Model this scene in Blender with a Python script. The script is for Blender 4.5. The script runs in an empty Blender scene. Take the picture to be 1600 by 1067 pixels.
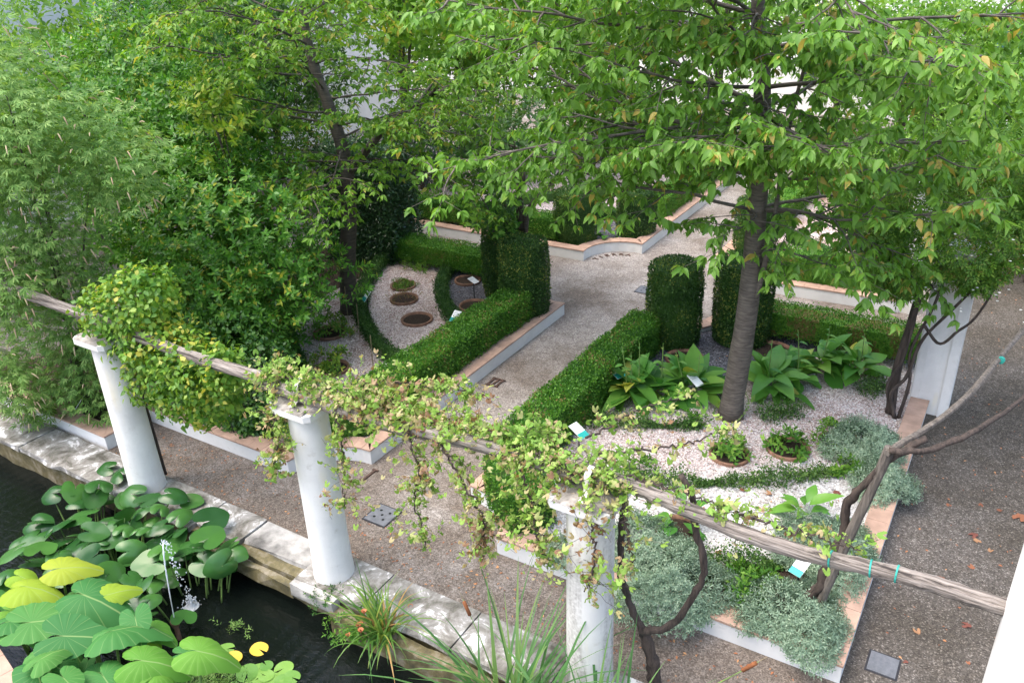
import bpy, math, random
import numpy as np
from mathutils import Vector, Matrix
R = math.radians
rng = np.random.default_rng(11)
random.seed(5)
scene = bpy.context.scene
COL = scene.collection

# ---------------------------------------------------------------- camera
def cam_axes(yaw, pitch, roll):
    f = np.array([math.sin(yaw)*math.cos(pitch), math.cos(yaw)*math.cos(pitch), -math.sin(pitch)])
    rt = np.array([math.cos(yaw), -math.sin(yaw), 0.0]); up = np.cross(rt, f)
    c, s = math.cos(roll), math.sin(roll)
    return c*rt+s*up, -s*rt+c*up, f
RT, UP, FW = cam_axes(R(-32.5655), R(26.3038), R(-2.3339))
CAM = np.array([0, 0, 7.5])
cd = bpy.data.cameras.new('camera'); cam = bpy.data.objects.new('camera', cd); COL.objects.link(cam)
cd.sensor_width = 36; cd.lens = 1306.292*36/1600; cd.clip_start = .05; cd.clip_end = 600
cam.matrix_world = Matrix(((RT[0], UP[0], -FW[0], 0), (RT[1], UP[1], -FW[1], 0), (RT[2], UP[2], -FW[2], 7.5), (0, 0, 0, 1)))
scene.camera = cam
# ---------------------------------------------------------------- light
SUN_EL, SUN_AZ = 66, -135          # elevation, azimuth clockwise from +Y
w = bpy.data.worlds.new('World'); scene.world = w; w.use_nodes = True
nt = w.node_tree; bg = nt.nodes['Background']
sky = nt.nodes.new('ShaderNodeTexSky'); sky.sky_type = 'NISHITA'; sky.sun_disc = False
sky.sun_elevation = R(SUN_EL); sky.sun_rotation = R(SUN_AZ); sky.air_density = 1.0; sky.dust_density = 4.0; sky.ozone_density = .6
nt.links.new(sky.outputs[0], bg.inputs[0]); bg.inputs[1].default_value = .15
sl = bpy.data.lights.new('sun', 'SUN'); sl.energy = 1.1; sl.angle = R(75); sl.color = (1, .965, .9)
so = bpy.data.objects.new('sun', sl); COL.objects.link(so)
sd = Vector((math.sin(R(SUN_AZ))*math.cos(R(SUN_EL)), math.cos(R(SUN_AZ))*math.cos(R(SUN_EL)), math.sin(R(SUN_EL))))
so.rotation_euler = sd.to_track_quat('Z', 'Y').to_euler(); so.location = sd*40
vs = scene.view_settings; vs.view_transform = 'Standard'; vs.look = 'None'; vs.gamma = 1; vs.use_curve_mapping = False
vs.exposure = 1.74

# ---------------------------------------------------------------- helpers
def link(name, me, mat=None, parent=None):
    o = bpy.data.objects.new(name, me); COL.objects.link(o)
    if mat is not None and me is not None and not me.materials: me.materials.append(mat)
    if parent is not None: adopt(o, parent)
    return o
def wmat(o):
    m = o.matrix_basis.copy()
    return m if o.parent is None else wmat(o.parent) @ o.matrix_parent_inverse @ m
def adopt(o, parent):
    o.parent = parent; o.matrix_parent_inverse = wmat(parent).inverted()
def tag(o, label, cat, group=None):
    o['label'] = label; o['category'] = cat
    if group: o['group'] = group
    return o
def thing(name, label, cat, loc=(0, 0, 0), group=None):
    o = bpy.data.objects.new(name, None); COL.objects.link(o); o.location = loc; o.empty_display_size = .1
    return tag(o, label, cat, group)
def stuff(o): o['kind'] = 'stuff'; return o
def struct(o): o['kind'] = 'structure'; return o
def mesh_np(name, V, F, smooth=False):
    V = np.asarray(V, np.float32); F = np.asarray(F, np.int32); k = F.shape[1]
    me = bpy.data.meshes.new(name)
    me.vertices.add(len(V)); me.vertices.foreach_set('co', V.ravel())
    me.loops.add(F.size); me.loops.foreach_set('vertex_index', F.ravel())
    me.polygons.add(len(F)); me.polygons.foreach_set('loop_start', np.arange(0, F.size, k, dtype=np.int32))
    if smooth: me.polygons.foreach_set('use_smooth', np.ones(len(F), bool))
    me.update(calc_edges=True)
    return me
class MB:
    def __init__(s): s.v = []; s.f = []
    def add(s, V, F):
        n = len(s.v); s.v += [tuple(map(float, q)) for q in V]; s.f += [tuple(i+n for i in q) for q in F]; return s
    def box(s, x0, x1, y0, y1, z0, z1):
        return s.add([(x0,y0,z0),(x1,y0,z0),(x1,y1,z0),(x0,y1,z0),(x0,y0,z1),(x1,y0,z1),(x1,y1,z1),(x0,y1,z1)],
                     [(0,3,2,1),(4,5,6,7),(0,1,5,4),(1,2,6,5),(2,3,7,6),(3,0,4,7)])
    def prism(s, poly, z0, z1):
        n = len(poly)
        return s.add([(x,y,z0) for x,y in poly]+[(x,y,z1) for x,y in poly],
                     [tuple(range(n))[::-1], tuple(range(n,2*n))]+[(i,(i+1)%n,n+(i+1)%n,n+i) for i in range(n)])
    def lathe(s, prof, c=(0,0,0), n=24, ry=1.0):
        V = []; m = len(prof)
        for i in range(n):
            a = 2*math.pi*i/n
            V += [(c[0]+r*math.cos(a), c[1]+r*ry*math.sin(a), c[2]+z) for r,z in prof]
        F = [(i*m+j, ((i+1)%n)*m+j, ((i+1)%n)*m+j+1, i*m+j+1) for i in range(n) for j in range(m-1)]
        return s.add(V, F)
    def tube(s, pts, rad, n=8, rough=0.0, cap=True):
        V, F = tube_vf(pts, rad, n, rough, cap); return s.add(V, F)
    def mesh(s, name, smooth=False):
        me = bpy.data.meshes.new(name); me.from_pydata(s.v, [], s.f)
        if smooth: me.polygons.foreach_set('use_smooth', [True]*len(s.f))
        me.update(); return me
    def build(s, name, mat, parent=None, smooth=False): return link(name, s.mesh(name, smooth), mat, parent)
def nrmz(a): return a/np.maximum(np.linalg.norm(a, axis=-1, keepdims=True), 1e-9)
def tube_vf(pts, rad, n=8, rough=0.0, cap=True):
    pts = np.asarray(pts, float); m = len(pts)
    rad = np.broadcast_to(np.asarray(rad, float), (m,))
    t = nrmz(np.gradient(pts, axis=0)); ref = np.array([0,0,1.]) if abs(t[0][2]) < .9 else np.array([1.,0,0])
    V = []
    u = np.cross(ref, t[0]); u /= np.linalg.norm(u)
    for i in range(m):
        u = u-t[i]*(u@t[i]); u /= np.linalg.norm(u); v = np.cross(t[i], u)
        a = np.arange(n)*2*math.pi/n
        rr = rad[i]*(1+rough*rng.normal(size=n)) if rough else np.full(n, rad[i])
        V.append(pts[i]+(np.cos(a)*rr)[:,None]*u+(np.sin(a)*rr)[:,None]*v)
    V = np.concatenate(V)
    F = [(i*n+j, i*n+(j+1)%n, (i+1)*n+(j+1)%n, (i+1)*n+j) for i in range(m-1) for j in range(n)]
    if cap: F += [tuple(range(n))[::-1], tuple(range((m-1)*n, m*n))]
    return V, F
def spline(pts, n):
    pts = np.asarray(pts, float); P = np.vstack([2*pts[0]-pts[1], pts, 2*pts[-1]-pts[-2]]); out = []
    seg = len(pts)-1
    for k in range(n):
        t = k/(n-1)*seg; i = min(int(t), seg-1); t -= i
        a, b, c, d = P[i:i+4]
        out.append(.5*((2*b)+(-a+c)*t+(2*a-5*b+4*c-d)*t*t+(-a+3*b-3*c+d)*t**3))
    return np.array(out)
def frames(d, nr):
    x = nrmz(d); z = nrmz(nr-x*(nr*x).sum(-1, keepdims=True)); y = np.cross(z, x)
    return np.stack([x, y, z], -1)
def scatter(T, pos, d, nr, sc):
    TV, TF = T; M = frames(d, nr)*np.asarray(sc)[:,None,None]
    V = np.einsum('nij,kj->nki', M, TV)+pos[:,None,:]
    F = TF[None]+(np.arange(len(pos))*len(TV))[:,None,None]
    return V.reshape(-1,3), F.reshape(-1, TF.shape[1])
def leafT(wid=.5, fold=.12, droop=.15, rows=3, tip=.75):
    V = [(0,0,0)]; F = []
    for i in range(1, rows):
        t = i/rows; hw = wid/2*math.sin(math.pi*t**tip)
        z = -droop*t*t
        V += [(t,hw,z+fold*hw*2), (t,0,z), (t,-hw,z+fold*hw*2)]
    V.append((1,0,-droop))
    F += [(0,2,1),(0,3,2)]
    for i in range(rows-2):
        a = 1+3*i; b = a+3
        F += [(a,a+1,b+1),(a,b+1,b),(a+1,a+2,b+2),(a+1,b+2,b+1)]
    a = 1+3*(rows-2); e = len(V)-1
    F += [(a,a+1,e),(a+1,a+2,e)]
    return np.array(V, float), np.array(F, int)
def quadT(wid=.5, fold=.15):
    return np.array([(0,0,0),(.5,wid/2,fold*wid),(1,0,0),(.5,-wid/2,fold*wid)], float), np.array([(0,2,1),(0,3,2)])
def join_T(parts):
    V = []; F = []; n = 0
    for v, f in parts: V.append(v); F.append(f+n); n += len(v)
    return np.concatenate(V), np.concatenate(F)
def rotT(T, az=0, el=0, sc=1, off=(0,0,0)):
    ca, sa, ce, se = math.cos(az), math.sin(az), math.cos(el), math.sin(el)
    Mz = np.array([[ca,-sa,0],[sa,ca,0],[0,0,1]]); My = np.array([[ce,0,-se],[0,1,0],[se,0,ce]])
    return T[0]@(Mz@My).T*sc+np.array(off), T[1]
def rdir(n): return nrmz(rng.normal(size=(n,3)))
def bump(p, s=1.0):
    return (np.sin(p[:,0]*5.1*s+p[:,1]*3.3*s)+np.sin(p[:,1]*6.7*s-p[:,2]*4.9*s+1.3)+np.sin(p[:,2]*7.3*s+p[:,0]*2.9*s+.7))/3
TRI = 0
def foliage(name, V, F, mat, parent, smooth=False):
    return stuff(link(name, mesh_np(name, V, F, smooth), mat, parent))

# ---------------------------------------------------------------- materials
def newmat(name):
    m = bpy.data.materials.new(name); m.use_nodes = True; t = m.node_tree
    return m, t, t.nodes['Principled BSDF'], t.nodes['Material Output']
def nd(t, typ, **kw):
    n = t.nodes.new('ShaderNode'+typ)
    for k, v in kw.items(): setattr(n, k, v)
    return n
def ramp(t, stops, fac, interp='LINEAR'):
    r = nd(t, 'ValToRGB'); r.color_ramp.interpolation = interp
    e = r.color_ramp.elements
    while len(e) < len(stops): e.new(.5)
    for q, (p, c) in zip(e, stops): q.position = p; q.color = (*c, 1)
    t.links.new(fac, r.inputs[0]); return r.outputs[0]
def noise(t, scale, detail=4, rough=.55, vec=None, dist=0):
    n = nd(t, 'TexNoise'); n.inputs['Scale'].default_value = scale; n.inputs['Detail'].default_value = detail
    n.inputs['Roughness'].default_value = rough; n.inputs['Distortion'].default_value = dist
    if vec is not None: t.links.new(vec, n.inputs['Vector'])
    return n.outputs[0]
def gpos(t, scale=None):
    g = nd(t, 'NewGeometry').outputs['Position']
    if scale:
        m = nd(t, 'Mapping'); m.inputs['Scale'].default_value = scale; t.links.new(g, m.inputs['Vector']); g = m.outputs[0]
    return g
def mixc(t, a, b, fac, mode='MIX'):
    m = nd(t, 'Mix', data_type='RGBA', blend_type=mode)
    for s, v in ((m.inputs[0], fac), (m.inputs[6], a), (m.inputs[7], b)):
        if hasattr(v, 'links') or hasattr(v, 'is_linked'): t.links.new(v, s)
        elif isinstance(v, (int, float)): s.default_value = v
        else: s.default_value = (*v, 1)
    return m.outputs[2]
def bumpn(t, h, strength, dist=.01):
    b = nd(t, 'Bump'); b.inputs['Strength'].default_value = strength; b.inputs['Distance'].default_value = dist
    t.links.new(h, b.inputs['Height']); return b.outputs[0]
def leafmat(name, stops, trans=.35, rough=.45, spec=.4, tint=(1.25,1.2,.55), patch=.25, pscale=1.2, veins=None):
    m, t, p, out = newmat(name)
    g = nd(t, 'NewGeometry'); oi = nd(t, 'ObjectInfo')
    a = nd(t, 'Math', operation='ADD'); t.links.new(g.outputs['Random Per Island'], a.inputs[0]); t.links.new(oi.outputs['Random'], a.inputs[1])
    fr = nd(t, 'Math', operation='FRACT'); t.links.new(a.outputs[0], fr.inputs[0])
    nz = noise(t, pscale, 2, .5, g.outputs['Position'])
    mr = nd(t, 'MapRange'); mr.inputs[1].default_value = .3; mr.inputs[2].default_value = .7; mr.inputs[3].default_value = -patch; mr.inputs[4].default_value = patch
    t.links.new(nz, mr.inputs[0])
    ad = nd(t, 'Math', operation='ADD', use_clamp=True); t.links.new(fr.outputs[0], ad.inputs[0]); t.links.new(mr.outputs[0], ad.inputs[1])
    c = ramp(t, stops, ad.outputs[0])
    if veins:
        tc_ = nd(t, 'TexCoord'); sx = nd(t, 'SeparateXYZ'); t.links.new(tc_.outputs['Object'], sx.inputs[0])
        at2 = nd(t, 'Math', operation='ARCTAN2'); t.links.new(sx.outputs[1], at2.inputs[0]); t.links.new(sx.outputs[0], at2.inputs[1])
        mu = nd(t, 'Math', operation='MULTIPLY'); t.links.new(at2.outputs[0], mu.inputs[0]); mu.inputs[1].default_value = veins
        co = nd(t, 'Math', operation='COSINE'); t.links.new(mu.outputs[0], co.inputs[0])
        vf = ramp(t, [(.955,(0,0,0)),(1,(.32,.32,.32))], co.outputs[0])
        ab = nd(t, 'Math', operation='ABSOLUTE'); t.links.new(sx.outputs[1], ab.inputs[0])
        mid = ramp(t, [(0,(.8,.8,.8)),(.018,(0,0,0))], ab.outputs[0])
        c = mixc(t, c, (.3,.42,.16), mixc(t, vf, mid, 1.0, 'LIGHTEN'))
    t.links.new(c, p.inputs['Base Color']); p.inputs['Roughness'].default_value = rough; p.inputs['Specular IOR Level'].default_value = spec
    tr = nd(t, 'BsdfTranslucent'); tc = mixc(t, c, tint, 1.0, 'MULTIPLY'); t.links.new(tc, tr.inputs[0])
    mx = nd(t, 'MixShader'); mx.inputs[0].default_value = trans
    t.links.new(p.outputs[0], mx.inputs[1]); t.links.new(tr.outputs[0], mx.inputs[2]); t.links.new(mx.outputs[0], out.inputs[0])
    return m
def plain(name, col, rough=.7, var=.12, scale=8, bumps=0, spec=.3, metal=0, objvar=0):
    m, t, p, out = newmat(name)
    n = noise(t, scale, 5, .6, gpos(t))
    lo = tuple(max(0, c*(1-var*2)) for c in col); hi = tuple(min(1, c*(1+var)) for c in col)
    c = ramp(t, [(.3, lo), (.7, hi)], n)
    if objvar:
        oi = nd(t, 'ObjectInfo'); c = mixc(t, c, ramp(t, [(0,(1-objvar,)*3),(1,(1,1,1))], oi.outputs['Random']), 1.0, 'MULTIPLY')
    t.links.new(c, p.inputs['Base Color']); p.inputs['Roughness'].default_value = rough
    p.inputs['Specular IOR Level'].default_value = spec; p.inputs['Metallic'].default_value = metal
    if bumps: t.links.new(bumpn(t, noise(t, scale*12, 3, .6, gpos(t)), bumps), p.inputs['Normal'])
    return m
def aggregate(name, stops, stain, stain_lo, stain_hi, stain_scale=.55, fine=70, dirt=None):
    m, t, p, out = newmat(name); g = gpos(t)
    v = nd(t, 'TexVoronoi'); v.inputs['Scale'].default_value = fine; t.links.new(g, v.inputs['Vector'])
    sep = nd(t, 'SeparateColor'); t.links.new(v.outputs['Color'], sep.inputs[0])
    c = ramp(t, stops, sep.outputs[0])
    v2 = nd(t, 'TexVoronoi'); v2.inputs['Scale'].default_value = fine*.35; t.links.new(g, v2.inputs['Vector'])
    s2 = nd(t, 'SeparateColor'); t.links.new(v2.outputs['Color'], s2.inputs[0])
    c = mixc(t, c, ramp(t, [(0,(.5,.47,.45)),(.5,(1,1,1)),(1,(1.3,1.25,1.2))], s2.outputs[1]), .4, 'MULTIPLY')
    n1 = noise(t, stain_scale, 6, .62, g, .4); n2 = noise(t, stain_scale*6, 5, .7, g)
    f = nd(t, 'Math', operation='MULTIPLY_ADD'); t.links.new(n2, f.inputs[0]); f.inputs[1].default_value = .35; t.links.new(n1, f.inputs[2])
    fo = f.outputs[0]
    if dirt:                                  # trodden-in soil: more of it on the pond side of the garden
        sy = nd(t, 'SeparateXYZ'); t.links.new(g, sy.inputs[0])
        mr = nd(t, 'MapRange'); mr.inputs[1].default_value = dirt[0]; mr.inputs[2].default_value = dirt[1]; mr.inputs[3].default_value = 0; mr.inputs[4].default_value = dirt[2]
        t.links.new(sy.outputs[1], mr.inputs[0]); ad = nd(t, 'Math', operation='ADD'); t.links.new(fo, ad.inputs[0]); t.links.new(mr.outputs[0], ad.inputs[1]); fo = ad.outputs[0]
    fac = ramp(t, [(stain_lo,(0,0,0)),(stain_hi,(1,1,1))], fo)
    c = mixc(t, c, stain, fac, 'MULTIPLY')
    t.links.new(c, p.inputs['Base Color']); p.inputs['Roughness'].default_value = .85; p.inputs['Specular IOR Level'].default_value = .25
    t.links.new(bumpn(t, v.outputs['Distance'], .25, .006), p.inputs['Normal'])
    return m
M = {}
M['path'] = aggregate('path_aggregate', [(0,(.17,.152,.138)),(.3,(.245,.224,.206)),(.65,(.325,.3,.28)),(1,(.47,.445,.425))], (.48,.43,.385), .5, .82, dirt=(11,6.5,.13))
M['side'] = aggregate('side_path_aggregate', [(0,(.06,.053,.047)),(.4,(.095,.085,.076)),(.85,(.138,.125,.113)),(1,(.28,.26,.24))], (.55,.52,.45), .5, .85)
M['soil'] = plain('soil', (.05,.034,.024), .95, .4, 30, .8)
M['gpink'] = aggregate('pink_gravel_base', [(0,(.2,.15,.14)),(.5,(.45,.37,.36)),(1,(.68,.62,.62))], (.6,.45,.38), .62, .9, .8, 45)
M['gwhite'] = aggregate('white_gravel_base', [(0,(.25,.24,.23)),(.5,(.45,.44,.44)),(1,(.66,.66,.66))], (.7,.6,.52), .68, .95, .8, 45)
M['gslate'] = aggregate('slate_gravel_base', [(0,(.03,.03,.036)),(.5,(.085,.088,.105)),(1,(.22,.225,.26))], (.6,.5,.45), .6, .9, .8, 45)
M['ledge'] = None
def pebmat(name, stops):
    m, t, p, out = newmat(name); g = nd(t, 'NewGeometry')
    t.links.new(ramp(t, stops, g.outputs['Random Per Island']), p.inputs['Base Color']); p.inputs['Roughness'].default_value = .8
    return m
M['ppink'] = pebmat('pink_pebbles', [(0,(.19,.145,.125)),(.25,(.39,.325,.295)),(.6,(.55,.485,.45)),(1,(.78,.74,.71))])
M['pwhite'] = pebmat('white_pebbles', [(0,(.24,.21,.2)),(.2,(.42,.41,.41)),(.6,(.52,.52,.52)),(1,(.68,.68,.68))])
M['pslate'] = pebmat('slate_pebbles', [(0,(.025,.026,.032)),(.5,(.065,.07,.085)),(.9,(.14,.145,.17)),(1,(.34,.34,.36))])
def whitewall(name, streak=.0, base=(.74,.735,.72)):
    m, t, p, out = newmat(name); g = gpos(t)
    n = noise(t, 2.2, 6, .62, g); c = ramp(t, [(.3, tuple(x*.86 for x in base)), (.6, base)], n)
    n2 = noise(t, 7, 6, .7, g)
    c = mixc(t, c, (.5,.47,.42), ramp(t, [(.60,(0,0,0)),(.78,(.75,.75,.75))], n2))
    if streak:
        ns = noise(t, 1, 5, .65, gpos(t, (5, 5, .55)))
        nb = noise(t, 30, 3, .6, g)
        f = mixc(t, ramp(t, [(.46,(0,0,0)),(.6,(1,1,1))], ns), ramp(t, [(.35,(.2,.2,.2)),(.65,(1,1,1))], nb), 1, 'MULTIPLY')
        fm = nd(t, 'Math', operation='MULTIPLY'); t.links.new(f, fm.inputs[0]); fm.inputs[1].default_value = streak
        c = mixc(t, c, (.33,.31,.29), fm.outputs[0])
        ny = noise(t, 1, 3, .5, gpos(t, (4, 4, .8)))
        c = mixc(t, c, (.75,.66,.45), ramp(t, [(.62,(0,0,0)),(.8,(.6,.6,.6))], ny))
    t.links.new(c, p.inputs['Base Color']); p.inputs['Roughness'].default_value = .75; p.inputs['Specular IOR Level'].default_value = .25
    t.links.new(bumpn(t, noise(t, 45, 4, .6, g), .15), p.inputs['Normal'])
    return m
M['wall'] = whitewall('white_render')
M['column'] = whitewall('white_column_paint', .1, (.74,.725,.70))
M['column_stained'] = whitewall('white_column_paint_stained', .95, (.72,.705,.68))
M['cap'] = plain('weathered_cap', (.36,.33,.30), .9, .35, 9, .6)
M['tile'] = plain('terracotta_tile', (.5,.335,.255), .75, .14, 4, .25, objvar=.22)
M['terracotta'] = plain('terracotta_pot', (.27,.15,.1), .8, .25, 12, .3)
M['stone'] = plain('coping_stone', (.36,.35,.33), .85, .35, 3.2, .6)
def mossy():
    m, t, p, out = newmat('mossy_stone'); g = gpos(t)
    c = ramp(t, [(.3,(.05,.045,.03)),(.5,(.13,.11,.05)),(.7,(.27,.24,.19))], noise(t, 5, 6, .68, g))
    t.links.new(c, p.inputs['Base Color']); p.inputs['Roughness'].default_value = .6
    t.links.new(bumpn(t, noise(t, 40, 4, .6, g), .5), p.inputs['Normal']); return m
M['mossy'] = mossy()
def copingmat():
    m, t, p, out = newmat('patched_coping'); g = gpos(t)
    c = ramp(t, [(.36,(.075,.07,.055)),(.47,(.19,.18,.16)),(.57,(.31,.3,.285)),(.6,(.62,.61,.6))], noise(t, 3.4, 8, .7, g, .5))
    c = mixc(t, c, (.12,.12,.08), ramp(t, [(.56,(0,0,0)),(.75,(.8,.8,.8))], noise(t, 9, 5, .7, g)))
    t.links.new(c, p.inputs['Base Color']); p.inputs['Roughness'].default_value = .85
    t.links.new(bumpn(t, noise(t, 30, 5, .65, g), .5), p.inputs['Normal']); return m
M['coping'] = copingmat()
def woodmat(name, stops, sx=(1.2,22,22)):
    m, t, p, out = newmat(name); g = gpos(t, sx)
    n = noise(t, 1, 6, .7, g, .5); c = ramp(t, stops, n)
    t.links.new(c, p.inputs['Base Color']); p.inputs['Roughness'].default_value = .85
    t.links.new(bumpn(t, n, .9, .02), p.inputs['Normal']); return m
M['log'] = woodmat('weathered_log', [(.38,(.035,.028,.024)),(.47,(.17,.145,.125)),(.65,(.34,.305,.275))], (1.1,30,30))
M['vinebark'] = woodmat('vine_bark', [(.35,(.02,.014,.011)),(.65,(.085,.062,.05))], (18,18,3))
M['post'] = woodmat('grey_post', [(.35,(.06,.05,.042)),(.65,(.19,.165,.14))], (20,20,2))
def barkmat(name, lo, hi):
    m, t, p, out = newmat(name)
    n = noise(t, 1, 5, .65, gpos(t, (5,5,34)), .6)
    n2 = noise(t, 3, 4, .6, gpos(t))
    c = ramp(t, [(.35, lo), (.65, hi)], n); c = mixc(t, c, ramp(t, [(.3,(.7,.7,.7)),(.7,(1.15,1.15,1.1))], n2), .8, 'MULTIPLY')
    t.links.new(c, p.inputs['Base Color']); p.inputs['Roughness'].default_value = .7
    t.links.new(bumpn(t, n, .6, .02), p.inputs['Normal']); return m
M['cherrybark'] = barkmat('cherry_bark', (.055,.045,.038), (.16,.135,.115))
M['bark'] = barkmat('dark_bark', (.035,.028,.022), (.10,.082,.065))
M['water'], t_, p_, o_ = newmat('pond_water')
p_.inputs['Base Color'].default_value = (.004,.006,.005,1); p_.inputs['Roughness'].default_value = .03; p_.inputs['IOR'].default_value = 1.33
p_.inputs['Specular IOR Level'].default_value = .5
_n1 = noise(t_, 5, 3, .5, gpos(t_, (1, 2.2, 1)), .8); _n2 = noise(t_, 22, 3, .55, gpos(t_, (1, 1.8, 1)), .5)
_m = nd(t_, 'Math', operation='MULTIPLY_ADD'); t_.links.new(_n2, _m.inputs[0]); _m.inputs[1].default_value = .35; t_.links.new(_n1, _m.inputs[2])
_g = nd(t_, 'NewGeometry'); _vd = nd(t_, 'VectorMath', operation='DISTANCE'); _vd.inputs[1].default_value = (-8.2,4.75,-.4); t_.links.new(_g.outputs['Position'], _vd.inputs[0])
_sn = nd(t_, 'Math', operation='SINE'); _mu = nd(t_, 'Math', operation='MULTIPLY'); _mu.inputs[1].default_value = 34; t_.links.new(_vd.outputs['Value'], _mu.inputs[0]); t_.links.new(_mu.outputs[0], _sn.inputs[0])
_sq = nd(t_, 'Math', operation='MULTIPLY_ADD'); t_.links.new(_sn.outputs[0], _sq.inputs[0]); _sq.inputs[1].default_value = .12; t_.links.new(_m.outputs[0], _sq.inputs[2])
t_.links.new(bumpn(t_, _sq.outputs[0], .3, .03), p_.inputs['Normal'])
M['jet'], t_, p_, o_ = newmat('water_jet')
p_.inputs['Base Color'].default_value = (.9,.95,1,1); p_.inputs['Roughness'].default_value = .12; p_.inputs['Transmission Weight'].default_value = .55; p_.inputs['IOR'].default_value = 1.33
M['iron'] = plain('grey_cover', (.17,.18,.20), .55, .15, 14, .2, .5, .3)
M['ironframe'] = plain('dark_frame', (.03,.03,.035), .6, .1, 10)
M['hole'] = plain('dark_hole', (.01,.01,.01), .9, .1, 10)
M['bronze'] = plain('rusty_letter', (.1,.06,.045), .6, .3, 20, .3, .4, .2)
M['whitemetal'] = plain('white_bracket', (.78,.76,.72), .5, .12, 18)
M['stake'] = plain('dark_stake', (.02,.025,.025), .6, .1, 10)
M['plate'] = plain('white_plate', (.8,.82,.83), .4, .03, 5)
M['teal'] = plain('teal_plate', (.03,.36,.33), .4, .08, 5)
M['print'] = plain('grey_print', (.3,.32,.34), .6, .05, 5)
M['twine'] = plain('green_tie', (.03,.3,.25), .6, .1, 10)
M['litter'] = pebmat('dry_leaves', [(0,(.16,.06,.03)),(.5,(.34,.13,.055)),(1,(.5,.27,.12))])
M['drystem'] = plain('dry_stem', (.24,.2,.12), .8, .2, 10)
# leaves
M['cherry'] = leafmat('cherry_leaves', [(0,(.1,.23,.03)),(.45,(.15,.32,.045)),(.93,(.22,.41,.068)),(.994,(.3,.42,.08)),(1,(.42,.34,.08))], .45, .42, .4)
M['cherryL'] = leafmat('second_cherry_leaves', [(0,(.085,.21,.018)),(.5,(.14,.3,.026)),(.94,(.21,.37,.04)),(1,(.36,.36,.06))], .45, .45, .4)
M['orange'] = leafmat('orange_leaves', [(0,(.04,.14,.016)),(.5,(.085,.245,.028)),(.88,(.15,.34,.045)),(.97,(.23,.4,.055)),(1,(.42,.44,.06))], .36, .38, .45, patch=.2)
M['yellowshoot'] = leafmat('yellow_green_shoots', [(0,(.12,.25,.025)),(.6,(.24,.38,.035)),(1,(.42,.45,.06))], .4, .4, .45)
M['vitex'] = leafmat('feathery_leaves', [(0,(.1,.215,.05)),(.5,(.17,.32,.08)),(1,(.28,.42,.13))], .4, .6, .25, patch=.35)
M['spike'] = pebmat('cream_flower_spikes', [(0,(.3,.2,.12)),(1,(.52,.42,.26))])
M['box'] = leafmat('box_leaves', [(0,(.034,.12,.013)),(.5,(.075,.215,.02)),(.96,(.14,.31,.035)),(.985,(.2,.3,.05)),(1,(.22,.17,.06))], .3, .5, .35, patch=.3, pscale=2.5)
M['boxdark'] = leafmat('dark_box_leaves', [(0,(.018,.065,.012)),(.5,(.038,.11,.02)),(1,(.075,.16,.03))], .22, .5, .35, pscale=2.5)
M['topiary'] = leafmat('topiary_leaves', [(0,(.018,.055,.01)),(.5,(.037,.1,.018)),(.93,(.07,.155,.025)),(1,(.23,.27,.05))], .24, .5, .35, patch=.3, pscale=2)
M['glossy'] = leafmat('laurel_leaves', [(0,(.012,.045,.014)),(.6,(.03,.085,.025)),(1,(.06,.13,.045))], .15, .28, .6)
M['climber'] = leafmat('climber_leaves', [(0,(.075,.2,.025)),(.5,(.15,.3,.035)),(.85,(.26,.39,.05)),(1,(.48,.46,.07))], .38, .4, .4)
M['ivy'] = leafmat('ivy_leaves', [(0,(.02,.075,.014)),(.6,(.042,.13,.022)),(1,(.1,.22,.035))], .25, .4, .4)
M['vine'] = leafmat('grape_leaves', [(0,(.17,.32,.055)),(.45,(.28,.44,.09)),(.6,(.38,.48,.15)),(.76,(.45,.41,.21)),(.92,(.42,.3,.18)),(1,(.26,.15,.09))], .4, .55, .3, patch=.32, pscale=1.6)
M['jasmine'] = leafmat('jasmine_leaves', [(0,(.06,.16,.02)),(.5,(.115,.25,.03)),(.9,(.19,.33,.045)),(1,(.28,.25,.07))], .36, .45, .35)
M['hosta'] = leafmat('broad_leaves', [(0,(.065,.22,.032)),(.6,(.12,.3,.045)),(.93,(.19,.37,.06)),(1,(.4,.42,.07))], .35, .42, .4, patch=.1)
M['santolina'] = leafmat('grey_green_leaves', [(0,(.14,.22,.15)),(.5,(.235,.34,.235)),(1,(.37,.47,.34))], .25, .75, .15, (1.1,1.1,.9))
M['herb'] = leafmat('herb_leaves', [(0,(.05,.16,.02)),(.6,(.095,.235,.03)),(1,(.19,.34,.05))], .35, .5, .3)
M['dryherb'] = leafmat('dry_grass', [(0,(.16,.16,.05)),(.6,(.28,.22,.09)),(1,(.36,.2,.1))], .2, .7, .2)
M['taro'] = leafmat('taro_leaves', [(0,(.04,.165,.045)),(.6,(.06,.21,.052)),(1,(.09,.25,.055))], .32, .6, .2, patch=.15, veins=15)
M['taroL'] = leafmat('light_taro_leaves', [(0,(.085,.25,.035)),(1,(.15,.33,.045))], .35, .6, .2, patch=.1, veins=15)
M['taroY'] = leafmat('yellow_taro_leaves', [(0,(.2,.36,.03)),(1,(.35,.42,.045))], .35, .6, .2, patch=.1, veins=15)
M['pads'] = leafmat('water_plant_leaves', [(0,(.022,.085,.02)),(.6,(.04,.13,.028)),(1,(.07,.19,.038))], .2, .27, .5, patch=.1)
M['lily'] = leafmat('lily_pads', [(0,(.09,.22,.04)),(1,(.17,.32,.06))], .1, .35, .5, patch=.1)
M['lilyY'] = leafmat('yellow_lily_pads', [(0,(.5,.42,.05)),(1,(.6,.4,.06))], .1, .35, .5, patch=.1)
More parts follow.
